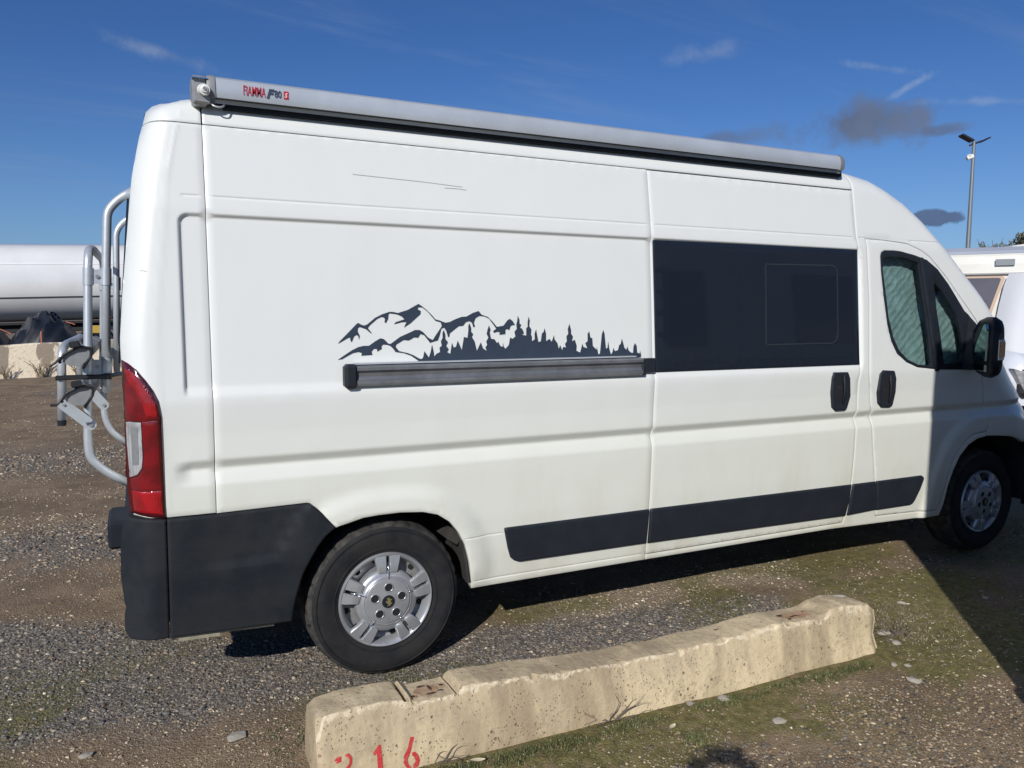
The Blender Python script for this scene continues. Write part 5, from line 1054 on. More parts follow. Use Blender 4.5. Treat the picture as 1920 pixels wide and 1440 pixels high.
def liner2(arch, xc):
    A = dens_open(arch, .03); V = []; F = []
    for (x, z) in A:
        d = Vector((x-xc, z-.33)); d = d.normalized()*(d.length+.004); ys = max(float(S(x, min(max(z, .3), 2.2))), 0)+.016
        V += [(xc+d.x, ys, .33+d.y), (xc+d.x*1.015, ys+.05, .33+d.y*1.015), (xc+d.x*1.03, .52, .33+d.y*1.03)]
    for i in range(len(A)-1):
        for k in range(2): F.append((i*3+k, i*3+k+1, (i+1)*3+k+1, (i+1)*3+k))
    return mesh_obj('arch_liner', V, F, LINER, van, smooth=True)
liner2(archRfull[1:], 1.015); liner2(archFfull, 5.05)
m_ = MB(); m_.box((.33, 1.025, .50), (.50, 1.78, .26)); m_.box((3.0, 1.025, .40), (3.1, 1.80, .12)); m_.box((5.6, 1.025, .40), (.3, 1.5, .14)); m_.box((1.0, 1.025, .80), (.96, 1.02, .50)); m_.box((5.0, 1.025, .75), (1.1, .95, .55))
m_.cyl((1.015, .12, .33), (1.015, 1.93, .33), .05); m_.build('underbody', DARK, van)
m_ = MB(); m_.box((.36, .056, .316), (.38, .02, .018), Matrix.Rotation(.035, 3, 'Y')); m_.box((.27, .054, .309), (.15, .022, .020), Matrix.Rotation(.03, 3, 'Y')); m_.build('rear_sill_flange', pmat('dusty_flange_paint', (.30, .28, .21), .7, var=.3, vscale=20), van)
m_ = MB(); m_.box((1.372, .055, .48), (.012, .06, .24), Matrix.Rotation(-.14, 3, 'Y')); m_.box((1.34, .14, .56), (.05, .16, .05), Matrix.Rotation(.6, 3, 'Y')); m_.build('arch_flap', LINER, van)

# the skin above and across: roof, windscreen, bonnet, nose; far side; rear doors
def strip(name, xs_, mat, crown, n=21, zoff=0.0, ex=2.4):
    V = []; F = []
    for x in xs_:
        zt = float(ztop(x))-.0006; yt = min(float(S(x, zt)), 1.02); c = crown(x)
        for k in range(n):
            t = -1+2*k/(n-1); y = WID/2+t*(WID/2-yt); V.append((x, y, zt+zoff+c*(1-abs(t)**ex)))
    for j in range(len(xs_)-1):
        for k in range(n-1): F.append((j*n+k, (j+1)*n+k, (j+1)*n+k+1, j*n+k+1))
    return mesh_obj(name, V, F, mat, van, smooth=True)
strip('roof', [.153, .16, .18, .21, .25, .3, .35]+list(np.arange(.5, 3.85, .16))+[3.85, 3.98, 4.07, 4.16], PAINT, lambda x: np.interp(x, [.15, .35, 3.8, 4.2], [.02, .085, .10, .16]), ex=1.8)
strip('windscreen', [4.165, 4.22, 4.3, 4.37, 4.45, 4.52, 4.6, 4.68, 4.76, 4.85, 4.92, 5.0, 5.07], GLASSD, lambda x: .16)
strip('bonnet', [5.075, 5.1, 5.2, 5.3, 5.45, 5.6, 5.7, 5.8, 5.9], PAINT, lambda x: np.interp(x, [5.1, 5.3, 5.6, 5.9], [.14, .06, .04, .01]))
FB = [(5.352, .732), (5.43, .62), (5.47, .5), (5.485, .27)]+[(xnose(z)-.005, z) for z in (.27, .4, .55, .72)]
panel('front_bumper', FB, BLACKP, van, proud=.004, coarse=2); panel('front_bumper', FB, BLACKP, van, proud=.004, coarse=2, mirror=True)
HL = [(5.42, 1.16), (5.62, 1.02), (5.80, .95), (5.80, .84), (5.62, .86), (5.48, .98)]
for mm in (False, True): panel('headlight', HL, LENSC, van, proud=.004, coarse=2, mirror=mm)
far = [(.05, .80), (.7, .80)]+[tuple(p) for p in ARCHR[1:]]+[(1.412, .319), (4.4249, .297), (4.583, .300)]+[tuple(p) for p in ARCHF[1:]]+[(5.352, .74)]+nosez+[(x, float(ztop(x))-.0008) for x in (5.9, 5.8, 5.6, 5.45, 5.3, 5.2, 5.1)]+topcurve+[(2.5, 2.366), (.35, 2.364), (.28, 2.356), (.21, 2.341), (.18, 2.325), (.158, 2.299)]+[(float(xrear(z))+.002, float(z)) for z in (2.25, 2.1, 1.9, 1.6, 1.2, .9)]
panel('far_side_panel', far, PAINT, coarse=2, mirror=True, rings=(.0045, .012))
panel('far_cab_window', WF, GLASSD, coarse=3, mirror=True, proud=.003)
panel('far_cladding', cl, CLAD, surf=Sclad, mirror=True, coarse=2)
def rear_door(y0, y1, name):
    V = []; F = []; zz = list(np.arange(.80, 2.24, .06))+[2.25]; n = 9
    for z in zz:
        xr = float(xrear(z)); ye = float(S(xr+.002, z))+.002
        for k in range(n):
            y = y0+(y1-y0)*k/(n-1); y = min(max(y, ye), WID-ye); V.append((xr+.006+max(0, xr-.083)*.5*(y-.088), y, z))
    for j in range(len(zz)-1):
        for k in range(n-1): F.append((j*n+k, (j+1)*n+k, (j+1)*n+k+1, j*n+k+1))
    o = mesh_obj(name, V, F, PAINT, van, smooth=True)
    c = (y0+y1)/2; V = []
    for dx in (-.018, -.010):
        V += [(float(xrear(z))+dx+.007+max(0, float(xrear(z))-.083)*.5*(y-.088), y, z) for y, z in ((c-.34, 1.36), (c+.34, 1.36), (c+.34, 1.98), (c-.34, 1.98))]
    mesh_obj('rear_window', V, [(0, 1, 2, 3), (4, 5, 6, 7), (0, 1, 5, 4), (1, 2, 6, 5), (2, 3, 7, 6), (3, 0, 4, 7)], GLASSD, o)
rear_door(.088, 1.0225, 'rear_door'); rear_door(1.0275, WID-.088, 'rear_door')
V = []; F = []
for k, t in enumerate(np.linspace(0, 1, 14)):
    x = np.interp(t, [0, .3, .6, 1], [.150, .158, .175, .21]); 
    V += [(.158+.004*0, .10+t*(WID-.2), 2.298), (.19, .10+t*(WID-.2), 2.40)]
for k in range(13): pass
V = []; F = []
_x0 = .153; _zt = float(ztop(_x0))-.0006; _yt = min(float(S(_x0, _zt)), 1.02)
for k in range(21):
    t = -1+k/10; y = WID/2+t*(WID/2-_yt); yb_ = WID/2+t*(WID/2-float(S(float(xrear(2.25))+.002, 2.25)))
    V += [(float(xrear(2.25))+.006+max(0, float(xrear(2.25))-.083)*.5*max(0, min(yb_, WID-yb_)-.088), yb_, 2.2535), (_x0+.012*(1-abs(t)), y, _zt+.02*(1-abs(t)**1.8))]
for k in range(20): F.append((2*k, 2*k+1, 2*k+3, 2*k+2))
mesh_obj('rear_roof_lip', V, F, PAINT, van, smooth=True)
# decal: one cut sheet of vinyl
allp = []; alle = []
for L in D['decal']:
    b = len(allp); allp += [Vector(p) for p in L]; alle += [(b+i, b+(i+1) % len(L)) for i in range(len(L))]
vs, es, fs, _a, _b, _c = geometry.delaunay_2d_cdt(allp, alle, [], 0, 1e-6)
v = np.array([(a.x, a.y) for a in vs]); f = np.array([tuple(t) for t in fs]); c = v[f].mean(1); k = np.zeros(len(f), bool)
for L in D['decal']: k |= inside(c[:, 0], c[:, 1], L)
f = f[k]; t = v[f]; ar = (t[:, 1, 0]-t[:, 0, 0])*(t[:, 2, 1]-t[:, 0, 1])-(t[:, 2, 0]-t[:, 0, 0])*(t[:, 1, 1]-t[:, 0, 1]); f[ar < 0] = f[ar < 0][:, ::-1]
yv = S(v[:, 0], v[:, 1])-.0022
mesh_obj('mountain_forest_decal', np.stack([v[:, 0], yv, v[:, 1]], -1).tolist(), f.tolist(), VINYL, van)
# scratches
SCR = pmat('scratch_grey', (.32, .31, .29), .8)
for pts in ([(.905, 2.112), (1.05, 2.108), (1.20, 2.104), (1.38, 2.095)], [(1.30, 2.085), (1.36, 2.086), (1.40, 2.083)], [(.115, 1.705), (.135, 1.702)]):
    V = []; F = []
    for i, (x, z) in enumerate(pts):
        yy = float(S(x, z))-.0012; V += [(x, yy, z-.0011), (x, yy, z+.0011)]
    for i in range(len(pts)-1): F.append((2*i, 2*i+2, 2*i+3, 2*i+1))
    mesh_obj('scratch', V, F, SCR, van)

# awning on the roof edge
ap = [(.084, 2.333), (.080, 2.346), (.074, 2.3475), (.066, 2.350), (.062, 2.365), (.061, 2.385), (.064, 2.405), (.072, 2.420), (.090, 2.431), (.130, 2.437), (.22, 2.44), (.24, 2.42), (.24, 2.38), (.14, 2.375), (.115, 2.345)]
V, F = loft([[(x, y, z) for y, z in ap] for x in np.linspace(.388, 3.628, 30)]); aw = mesh_obj('awning_case', V, F, CASE, van, auto=30)
MB().box((2.0, .0725, 2.3475), (3.235, .012, .0030)).build('seam_line', DARK, aw)
MB().box((2.055, .150, 2.331), (3.27, .088, .020)).box((2.0, .13, 2.345), (3.10, .04, .02)).build('mounting_rail', BLACKP, aw)
V, F = loft([[(x, y*1.0+dy, z+dz*(z-2.385)) for y, z in ap] for x, dy, dz in ((3.628, -.003, .03), (3.650, -.003, .03), (3.663, .002, -.06))]); mesh_obj('end_cap', V, F, GREYPL, aw, auto=40)
V, F = loft([[(x, y*1.0+dy, z+dz*(z-2.385)) for y, z in ap] for x, dy, dz in ((.362, .0, -.03), (.372, -.004, .05), (.391, -.004, .05))]); mesh_obj('end_cap', V, F, GREYPL, aw, auto=40)
m_ = MB(); m_.box((.338, .14, 2.373), (.052, .13, .105), bev=.006); m_.box((.345, .075, 2.345), (.06, .02, .04), bev=.005)
m_.build('winch_bracket', STEEL, aw, auto=35)
MB().box((.338, .095, 2.413), (.056, .07, .004)).build('bracket_edge', CHROME, aw)
m_ = MB(); m_.cyl((.352, .072, 2.372), (.352, .040, 2.368), .024, .019, 16); m_.cyl((.352, .041, 2.368), (.352, .033, 2.367), .016, .010, 14); m_.build('winch_knob', WHITEPL, aw, auto=40)
m_ = MB(); m_.cyl((.352, .0325, 2.369), (.352, .0300, 2.369), .0065, n=10); m_.build('knob_socket', GREYPL, aw)
m_ = MB(); m_.tube([(.370, .088, 2.338), (.385, .070, 2.318), (.41, .070, 2.316), (.425, .088, 2.330)], .0035, n=8); m_.build('winch_eye', ALU, aw, smooth=True)
def text(body, x, z, h_, mat, parent, y=.0590, bold=.0, xs=1.0, shear=0, name='lettering', ry=0):
    cu = bpy.data.curves.new(name, 'FONT'); cu.body = body; cu.size = h_; cu.offset = bold; cu.extrude = .0003; cu.shear = shear; cu.resolution_u = 3
    o = bpy.data.objects.new(name, cu); col.objects.link(o); bpy.context.view_layer.update()
    dg = bpy.context.evaluated_depsgraph_get(); me = bpy.data.meshes.new_from_object(o.evaluated_get(dg)); bpy.data.objects.remove(o)
    me.transform(Matrix.Translation((x, y, z)) @ Matrix.Rotation(ry, 4, 'Y') @ Matrix(((xs, 0, 0, 0), (0, 0, -1, 0), (0, 1, 0, 0), (0, 0, 0, 1))))
    me.materials.clear(); me.materials.append(mat); o2 = bpy.data.objects.new(name, me); col.objects.link(o2); o2.parent = parent; return o2
text('FIAMMA', .4885, 2.3690, .0520, RED, aw, y=.0592, bold=.0002, xs=.435)
text('F', .5735, 2.3690, .0460, NAVY, aw, y=.0592, bold=.0022, xs=.95, shear=.3)
text('80', .6030, 2.3740, .0370, NAVY, aw, y=.0592, bold=.0008, xs=.72)
MB().box((.6465, .0598, 2.3860), (.018, .001, .029)).build('letter_block', RED, aw)
text('S', .6400, 2.3775, .0240, WHITEPL, aw, y=.0588, bold=.0004, xs=.8, shear=.3)

# bicycle carrier and its tubes on the rear doors
rk = MB(); r1 = .0165
def T(name, path, r=.0165, bend=.07, mat=ALU, par=None, n=14): return MB().tube(path, r, n=n, bend=bend).build(name, mat, par or van, smooth=True)
carr = T('carrier_hoop', [(.040, .45, .850), (-.040, .45, .905), (-.094, .45, .965), (-.098, .45, 1.03), (-.066, .45, 1.800), (-.056, .62, 1.815), (-.046, 1.40, 1.815), (-.048, 1.55, 1.79), (-.076, 1.55, 1.10), (-.072, 1.55, .985), (-.045, 1.55, .915), (.035, 1.55, .835)], .0165, .075)
T('upright_tube', [(.115, .45, 2.048), (.050, .45, 2.005), (.008, .45, 1.955), (-.004, .45, 1.75), (-.025, .45, 1.228)], .0170, .06, par=carr)
T('upright_tube', [(.100, 1.5, 2.050), (.050, 1.5, 2.015), (.020, 1.5, 1.965), (.012, 1.5, 1.72), (-.005, 1.5, 1.228)], .0160, .06, par=carr)
T('platform_hoop', [(-.184, .43, 1.120), (-.172, .43, 1.405), (-.160, .52, 1.425), (-.160, 1.42, 1.425), (-.168, 1.5, 1.40), (-.176, 1.5, 1.19)], .0160, .05, par=carr)
for y in (.43, 1.5): MB().cyl((-.1835, y, 1.128), (-.1845, y, 1.106), .0175, .015, 14).build('tube_cap', BLACKP, carr, auto=50)
for y, zc, xa, xb in ((.45, 1.695, -.071, -.008), (.45, 1.335, -.086, -.020), (1.53, 1.70, -.052, .010), (1.53, 1.335, -.066, -.002)):
    m_ = MB(); m_.cyl((xa, y, zc-.034), (xa+.003, y, zc+.034), .0195, n=16); m_.cyl((xb, y, zc-.034), (xb+.003, y, zc+.034), .0200, n=16); m_.box(((xa+xb)/2, y, zc), (abs(xb-xa), .012, .056))
    br = m_.build('bracket', ALU, carr, auto=40)
    MB().cyl(((xa+xb)/2+.002, y-.004, zc), ((xa+xb)/2+.002, y-.013, zc), .0075, n=10).build('bolt', STEEL, carr, auto=40)
def arm_plate(y, a, b, w=.021):
    a = Vector(a); b = Vector(b); d = (b-a).normalized(); n_ = Vector((-d.y, d.x)); pts = []
    for c_, s_, st_ in ((a, -1, 90), (b, 1, -90)):
        for k in range(9):
            t = math.radians(st_+k*22.5); pts.append(c_+d*(math.cos(t)*w)+n_*(math.sin(t)*w))
    V = [(p.x, y, p.y) for p in pts]+[(p.x, y+.006, p.y) for p in pts]; n = len(pts)
    F = [tuple(range(n)), tuple(range(n, 2*n))]+[(i, (i+1) % n, n+(i+1) % n, n+i) for i in range(n)]
    o = mesh_obj('arm_plate', V, F, ALU, carr)
    MB().cyl((b.x, y, b.y), (b.x, y-.008, b.y), .008, n=10).cyl((a.x, y, a.y), (a.x, y-.006, a.y), .005, n=8).build('bolt', STEEL, carr, auto=40)
arm_plate(.408, (-.172, 1.190), (-.083, 1.106)); arm_plate(1.47, (-.150, 1.17), (-.072, 1.066), .025)
# wheel channels, running across the back of the van
def channel(cx, cz, y0, y1, tilt):
    sec = [(-.052, .002), (-.036, .030), (.026, .036), (.048, .012), (.040, -.016), (-.006, -.036), (-.036, -.022)]
    c_, s_ = math.cos(tilt), math.sin(tilt)
    V, F = loft([[(cx+a*c_-b_*s_, y, cz+a*s_+b_*c_) for a, b_ in sec] for y in (y0, y1)])
    return mesh_obj('wheel_channel', V, F, GREYPL, carr)
for cx, cz in ((-.112, 1.382), (-.108, 1.232)):
    for y0, y1 in ((.30, .62), (1.30, 1.62)): channel(cx, cz, y0, y1, .35)
    channel(cx, cz-.004, .60, 1.32, .35)
BUC = pmat('buckle_black', (.014, .015, .018), .45)
def strapl(name, pts, w, mat=BUC):
    # flat band through points in the X-Z plane, w wide along Y
    V = []; F = []
    for (x, y, z) in pts: V += [(x, y-w/2, z), (x, y+w/2, z)]
    n = len(pts); V += [(v_[0]+.002, v_[1], v_[2]+.003) for v_ in V]
    for i in range(n-1):
        a = 2*i; F.append((a, a+1, a+3, a+2)); b = 2*n+a; F.append((b, b+2, b+3, b+1)); F.append((a, a+2, b+2, b)); F.append((a+1, b+1, b+3, a+3))
    return mesh_obj(name, V, F, mat, carr)
for dz in (0, -.150):
    pts = [(-.170, .295, 1.372+dz), (-.152, .29, 1.398+dz), (-.100, .29, 1.424+dz), (-.062, .295, 1.415+dz), (-.066, .30, 1.385+dz), (-.105, .30, 1.342+dz), (-.150, .30, 1.352+dz)]
    MB().tube([(pts[0][0], .30, pts[0][2]-.01)]+pts[:5]+[(pts[5][0]+.01, .30, pts[5][2]-.004)], .0055, n=8, bend=.006).build('strap', BUC, carr, smooth=True)
    MB().box((-.118, .285, 1.432+dz), (.036, .028, .024), Matrix.Rotation(-.15, 3, 'Y'), .004).build('buckle', BUC, carr)
MB().tube([(-.165, .29, 1.385), (-.185, .28, 1.362), (-.205, .28, 1.352)], .005, n=6).build('strap_end', BUC, carr)
MB().tube([(-.165, .29, 1.235), (-.185, .28, 1.205), (-.207, .28, 1.205)], .006, n=6).build('strap_end', BUC, carr)
MB().box((-.105, .415, 1.297), (.185, .03, .018), bev=.004).build('rack_strap', BUC, carr)
MB().box((-.015, .425, 1.297), (.03, .035, .024), bev=.004).build('strap_buckle', BUC, carr)
T('support_leg', [(-.02, .95, 1.26), (.09, .93, 1.28)], .010, par=carr, mat=STEEL)
T('hinge_hook', [(.085, .60, 2.035), (.13, .60, 2.07)], .010, par=carr, mat=STEEL)
# ------------------------------------------------------------------ concrete kerb block with the stencilled number
BLK, bn, bb = concrete_mat('sandy_concrete', (.36, .285, .185), (.62, .51, .335), (.25, .20, .135), 2.6)
kb = empty('concrete_block', (1.86, -.56, 0), 0, 'long weathered sandy concrete parking block with red stencilled 216 in front of the rear wheel', 'concrete block')
def local(V, e=kb): return [(v[0]-e.location.x, v[1]-e.location.y, v[2]-e.location.z) for v in V]
FTZ = ([.50, .575, .73, .80, .905, .915, .93, 1.036, 1.06, 1.10, 1.20, 1.653, 1.977, 2.332, 2.559, 2.78, 2.823, 2.87, 2.95, 3.099, 3.2], [.215, .220, .236, .232, .226, .208, .206, .205, .206, .228, .226, .198, .190, .203, .212, .208, .214, .236, .238, .218, .20])
NB = 520; xs_ = np.linspace(.578, 3.165, NB)
rings = []
for x in xs_:
    e0 = smooth(.578, .612, x); e1 = 1-smooth(3.09, 3.165, x); en = min(e0, e1)
    ax_ = -.03*(x-.6)
    zt = np.interp(x, *FTZ)+.006*(fbm(x, 0, 9, 4, 3)-.5)*2-.030*(1-e1)-.012*(1-e0)
    zb = zt-.004+.010*(fbm(x, 5, 7, 3, 6)-.5)
    # two saw-like cracks either side of the recessed seat
    cr = .055*math.exp(-((x-.888)/.0055)**2)+.020*math.exp(-((x-1.078)/.006)**2)
    yb, yt_, yk, yk2 = -.652, -.602, -.440, -.372
    nzf = .010*(fbm(x, 1, 12, 4, 7)-.5)
    inset = .0
    ro = .022*(1-e0)+.035*(1-e1)
    low = .03*smooth(2.9, 3.12, x)
    chip = .016*max(0, fbm(x, 3, 26, 4, 41)-.60)/.40+.006*(fbm(x, 8, 60, 2, 43)-.5)
    pts = []
    pr = [(yb-.006, -.12), (yb-.002+ .0, -.02), (yb+.010, .06), (yb+.026, .13), (yt_-.003, zt-.010-chip*.8), (yt_+chip*.5, zt-.0025-chip-cr*.6), (yt_+.0045+chip*1.0, zt-.0008-cr), (yt_+.06, zt-.001-cr*1.3), (yt_+.11, zb-cr*1.3), (yk-.012, zb-.002-cr), (yk-.001, zb-.010-cr*.6), (yk+.02, zb-.06), (yk+.045, .06), (yk2, -.12)]
    for j, (y, z) in enumerate(pr):
        m_ = (y-(-.52)); y2 = -.52+m_*(1-.16*(1-e0)-.30*(1-e1)**1.2); q = 1 if 1 < j < 12 else 0
        y2 += q*(.007*(fbm(x, z*3+j*.01, 16, 4, 9)-.5)+.010*(fbm(x, z*2, 3, 3, 19)-.5))+nzf*.5
        zz = z+q*.004*(fbm(x+y*3, y, 22, 3, 29)-.5)
        if j in (2, 3) and x > 2.8: y2 += low*(.9 if j == 2 else .25)
        pts.append((x, y2+ax_, zz))
    rings.append(pts)
V, F = loft(rings); body = mesh_obj('block_body', local(V), F, BLK, kb, smooth=True, auto=24)
def blk_y(x, z): return float(np.interp(z, [-.12, -.02, .06, .13, .2], [-.658, -.654, -.642, -.626, -.608]))-.03*(x-.6)
def blk_patch(name, poly, mat, off=.0022, par=None, top=None):
    vs, es, fs, a_, b_, c_ = geometry.delaunay_2d_cdt([Vector(p) for p in dens(poly, .006)], [(i, (i+1) % len(dens(poly, .006))) for i in range(len(dens(poly, .006)))], [], 1, 1e-6)
    V = []
    for q in vs:
        if top is None: V.append((q.x, blk_y(q.x, q.y)-off+PATCHN(q.x, q.y), q.y))
        else: V.append((q.x, q.y, top(q.x, q.y)))
    return mesh_obj(name, local(V), [tuple(t) for t in fs], mat, par or kb)
from mathutils.bvhtree import BVHTree
bvh = BVHTree.FromPolygons([Vector(v) for v in V], F)
def PATCHN(x, z):
    h = bvh.ray_cast(Vector((x, -1.2, z)), Vector((0, 1, 0)))
    return (h[0].y-blk_y(x, z)) if h[0] else 0
def topz(x, y):
    h = bvh.ray_cast(Vector((x, y, 1)), Vector((0, 0, -1))); return (h[0].z if h[0] else .2)+.0016
def spray_mat():
    m, n, b, o = new_mat('worn_red_stencil')
    tc = NN(n, 'ShaderNodeTexCoord').outputs['Object']
    nz = NN(n, 'ShaderNodeTexNoise', {'Vector': tc, 'Scale': 120.0, 'Detail': 6.0, 'Roughness': .7}).outputs[0]
    n.links.new(mixc(n, sstep(n, nz, .54, .66), (.46, .030, .032), (.46, .22, .16)), b.inputs['Base Color']); b.inputs['Roughness'].default_value = .8
    return m
SPRAY = spray_mat()
blk_patch('painted_digit', [tuple(p) for p in D['n1']], SPRAY)
for q in D['n6']: blk_patch('painted_digit', [tuple(p) for p in q], SPRAY)
for q in D['n2']: blk_patch('painted_digit', [tuple(p) for p in q], SPRAY)
RUST = pmat('rust_stain', (.30, .155, .085), .85, c2=(.40, .29, .19), vscale=30); RUSTD = pmat('dark_rust', (.045, .022, .018), .8)
def tpatch(pts, mat, name): blk_patch(name, pts, mat, top=topz)
def blob(cx, cy, rx, ry, seed, n=26, k=.3): return [(cx+rx*math.cos(t)*(1+k*(fbm(math.cos(t)*2+seed, math.sin(t)*2, 1.5, 2, seed)-.5)*2), cy+ry*math.sin(t)*(1+k*(fbm(math.cos(t)*2+seed, math.sin(t)*2+4, 1.5, 2, seed)-.5)*2)) for t in np.linspace(0, 2*math.pi, n, endpoint=False)]
tpatch(blob(.985, -.548, .045, .040, 2), RUST, 'rust_stain'); tpatch(blob(2.72, -.60, .085, .035, 5), RUST, 'rust_stain')
for (cx, cy, rx, ry, sd) in ((.975, -.508, .018, .006, 1), (1.0, -.53, .006, .020, 3), (.99, -.575, .016, .006, 4), (1.03, -.570, .012, .004, 6), (2.64, -.585, .016, .010, 7), (2.70, -.610, .030, .005, 8), (2.655, -.63, .010, .008, 9), (2.78, -.585, .006, .004, 10), (2.30, -.56, .012, .004, 11), (1.28, -.55, .005, .004, 12), (1.5, -.58, .006, .003, 13)):
    blk_patch('rust_mark', blob(cx, cy, rx, ry, sd, 18, .7), RUSTD, top=lambda x, y: topz(x, y)+.0012)
for (cx, cy) in ((1.045, -.535), (.925, -.575)):
    hz_ = topz(cx, cy); m_ = MB(); m_.add(*[[(cx-kb.location.x+r*math.cos(t), cy-kb.location.y+r*math.sin(t), hz_+h_) for r, h_ in ((.0145, .0010), (.0105, .0035), (.008, .0012)) for t in np.linspace(0, 2*math.pi, 20, endpoint=False)], [(j*20+i, j*20+(i+1) % 20, (j+1)*20+(i+1) % 20, (j+1)*20+i) for j in range(2) for i in range(20)]])
    m_.build('socket_ring', RUST, kb, smooth=True)
    MB().cyl((cx-kb.location.x, cy-kb.location.y, hz_), (cx-kb.location.x, cy-kb.location.y, hz_+.0018), .0085, n=16).build('socket_hole', RUSTD, kb)
PALE = pmat('pale_chipped_concrete', (.62, .58, .50), .85, var=.2, vscale=30)
blk_patch('pale_chip', blob(3.06, -.55, .030, .020, 14, 22, .5), PALE, top=topz)

# single stones, leaf and twigs around the block
SN = pmat('loose_pale_stone', (.31, .275, .22), .85, c2=(.30, .28, .25), vscale=30, bump=.002, bscale=120)
def rock(x, y, s, seed, label, grp='loose single stones around the concrete block', mat=SN, lift=.18, shape=(1.3, .85, .55)):
    rs = np.random.RandomState(seed); V, F = ico(); V = V.tolist(); F = F.tolist()
    # one subdivision for a chipped but rounded stone
    cache = {}; F2 = []; V = (np.array(V)*(1+(rs.rand(12, 1)-.5)*.55)).tolist()
    for a, b, c in F:
        ids = []
        for p, q in ((a, b), (b, c), (c, a)):
            k = (min(p, q), max(p, q))
            if k not in cache:
                m_ = (Vector(V[p])+Vector(V[q]))*.53; cache[k] = len(V); V.append(list(m_))
            ids.append(cache[k])
        F2 += [(a, ids[0], ids[2]), (b, ids[1], ids[0]), (c, ids[2], ids[1]), tuple(ids)]
    V = np.array(V); V *= (1+(rs.rand(len(V), 1)-.5)*.14); V *= np.array(shape)*s; a = rs.rand()*6.28
    V[:, 0], V[:, 1] = V[:, 0]*math.cos(a)-V[:, 1]*math.sin(a), V[:, 0]*math.sin(a)+V[:, 1]*math.cos(a)
    o = mesh_obj('stone', V.tolist(), F2, mat); o.location = (x, y, float(gh(np.array(x), np.array(y)))+s*lift); return tag(o, label, 'stone', grp)
rock(3.30, -.42, .045, 1, 'angular grey stone standing just beyond the right end of the block')
rock(3.31, -.60, .030, 2, 'rounded pale stone touching the right end face of the block')
rock(3.27, -.70, .022, 3, 'small pale stone at the lower right corner of the block')
rock(2.195, -.735, .023, 4, 'larger of the two pale stones in the grass at the block foot')
rock(2.04, -.715, .018, 5, 'left one of the two pale stones in the grass at the block foot')
rock(3.02, -.98, .026, 6, 'flat grey stone lying on bare soil right of the block, nearer the camera')
rock(3.12, -.875, .016, 16, 'small pale pebble between the flat grey stone and the block end')
rock(3.07, -.845, .018, 17, 'pale oval pebble on the soil right of the block')
rock(2.26, -.975, .022, 7, 'pinkish round stone in the gravel below the block middle')
rock(.37, -.20, .030, 8, 'grey flat stone on brown soil left of the block')
rock(-.12, -.10, .022, 9, 'pale rounded stone at the lower left edge of the gravel')
rock(.93, -.17, .022, 10, 'bluish stone in the gravel between block and rear tyre')
rock(3.40, -.40, .022, 11, 'pale flat pebble on green moss to the right of the block')
rock(3.75, -.36, .022, 12, 'flat grey pebble in the mossy soil before the shaded ground')
rock(4.25, -.50, .016, 13, 'single orange-brown stone in the shade on the right')
LEAFM = pmat('dry_pale_leaf', (.52, .46, .33), .7); TW = pmat('dead_twig', (.13, .105, .08), .9)
def leaf(x, y, l, a, label):
    z = float(gh(np.array(x), np.array(y)))+.012; V = []; F = []
    for i in range(9):
        t = i/8; w_ = .2*l*math.sin(math.pi*t)**.8; c_ = .12*l*(t-.5)**2
        V += [(t*l, -w_, .010+c_), (t*l, 0, .004+c_), (t*l, w_, .010+c_)]
    for i in range(8):
        for k in range(2): F.append((i*3+k, i*3+k+1, i*3+k+4, i*3+k+3))
    o = mesh_obj('fallen_leaf', V, F, LEAFM, smooth=True); o.location = (x, y, z); o.rotation_euler = (0, .05, a); return tag(o, label, 'leaf', 'fallen leaves')
leaf(1.08, -.722, .055, -.25, 'pale narrow fallen leaf in the grass right of the painted digits'); leaf(1.83, -.86, .05, .5, 'tan narrow dry leaf on the soil below the block middle')
def twigs(name, x, y, n, l, seed, label, up=.5, grp=None):
    rs = np.random.RandomState(seed); m_ = MB(); z0 = float(gh(np.array(x), np.array(y)))
    for k in range(n):
        a = rs.rand()*6.28; ll = l*(.4+.6*rs.rand()); e = up*rs.rand(); p = Vector((x+rs.uniform(-.05, .05), y+rs.uniform(-.02, .02), z0+.004)); pts = [p]; d = Vector((math.cos(a), math.sin(a)*.5, e))
        for j in range(5):
            d = (d+Vector(rs.normal(size=3))*.35); d.z = max(d.z*.8, -.05); d.normalize(); p = p+d*ll/5; p.z = max(p.z, z0+.003); pts.append(p.copy())
        m_.tube(pts, lambda u: .0018*(1-u)+.0006, n=4, bend=.01)
    return tag(m_.build(name, TW), label, 'twigs', grp)
twigs('dead_twigs', 1.66, -.68, 26, .16, 1, 'tangle of dead dark stalks at the foot of the block middle', .7)
twigs('dead_twigs', 1.02, -.67, 10, .12, 2, 'dark dead stalk leaning on the block right of the digit 6', .9)
twigs('dead_twigs', 3.35, -.62, 30, .16, 3, 'dry straw and twigs gathered beyond the right end of the block', .4)
rt = twigs('root_piece', .02, .93, 5, .10, 5, 'dark reddish root piece on the soil below the rear bumper', .5)

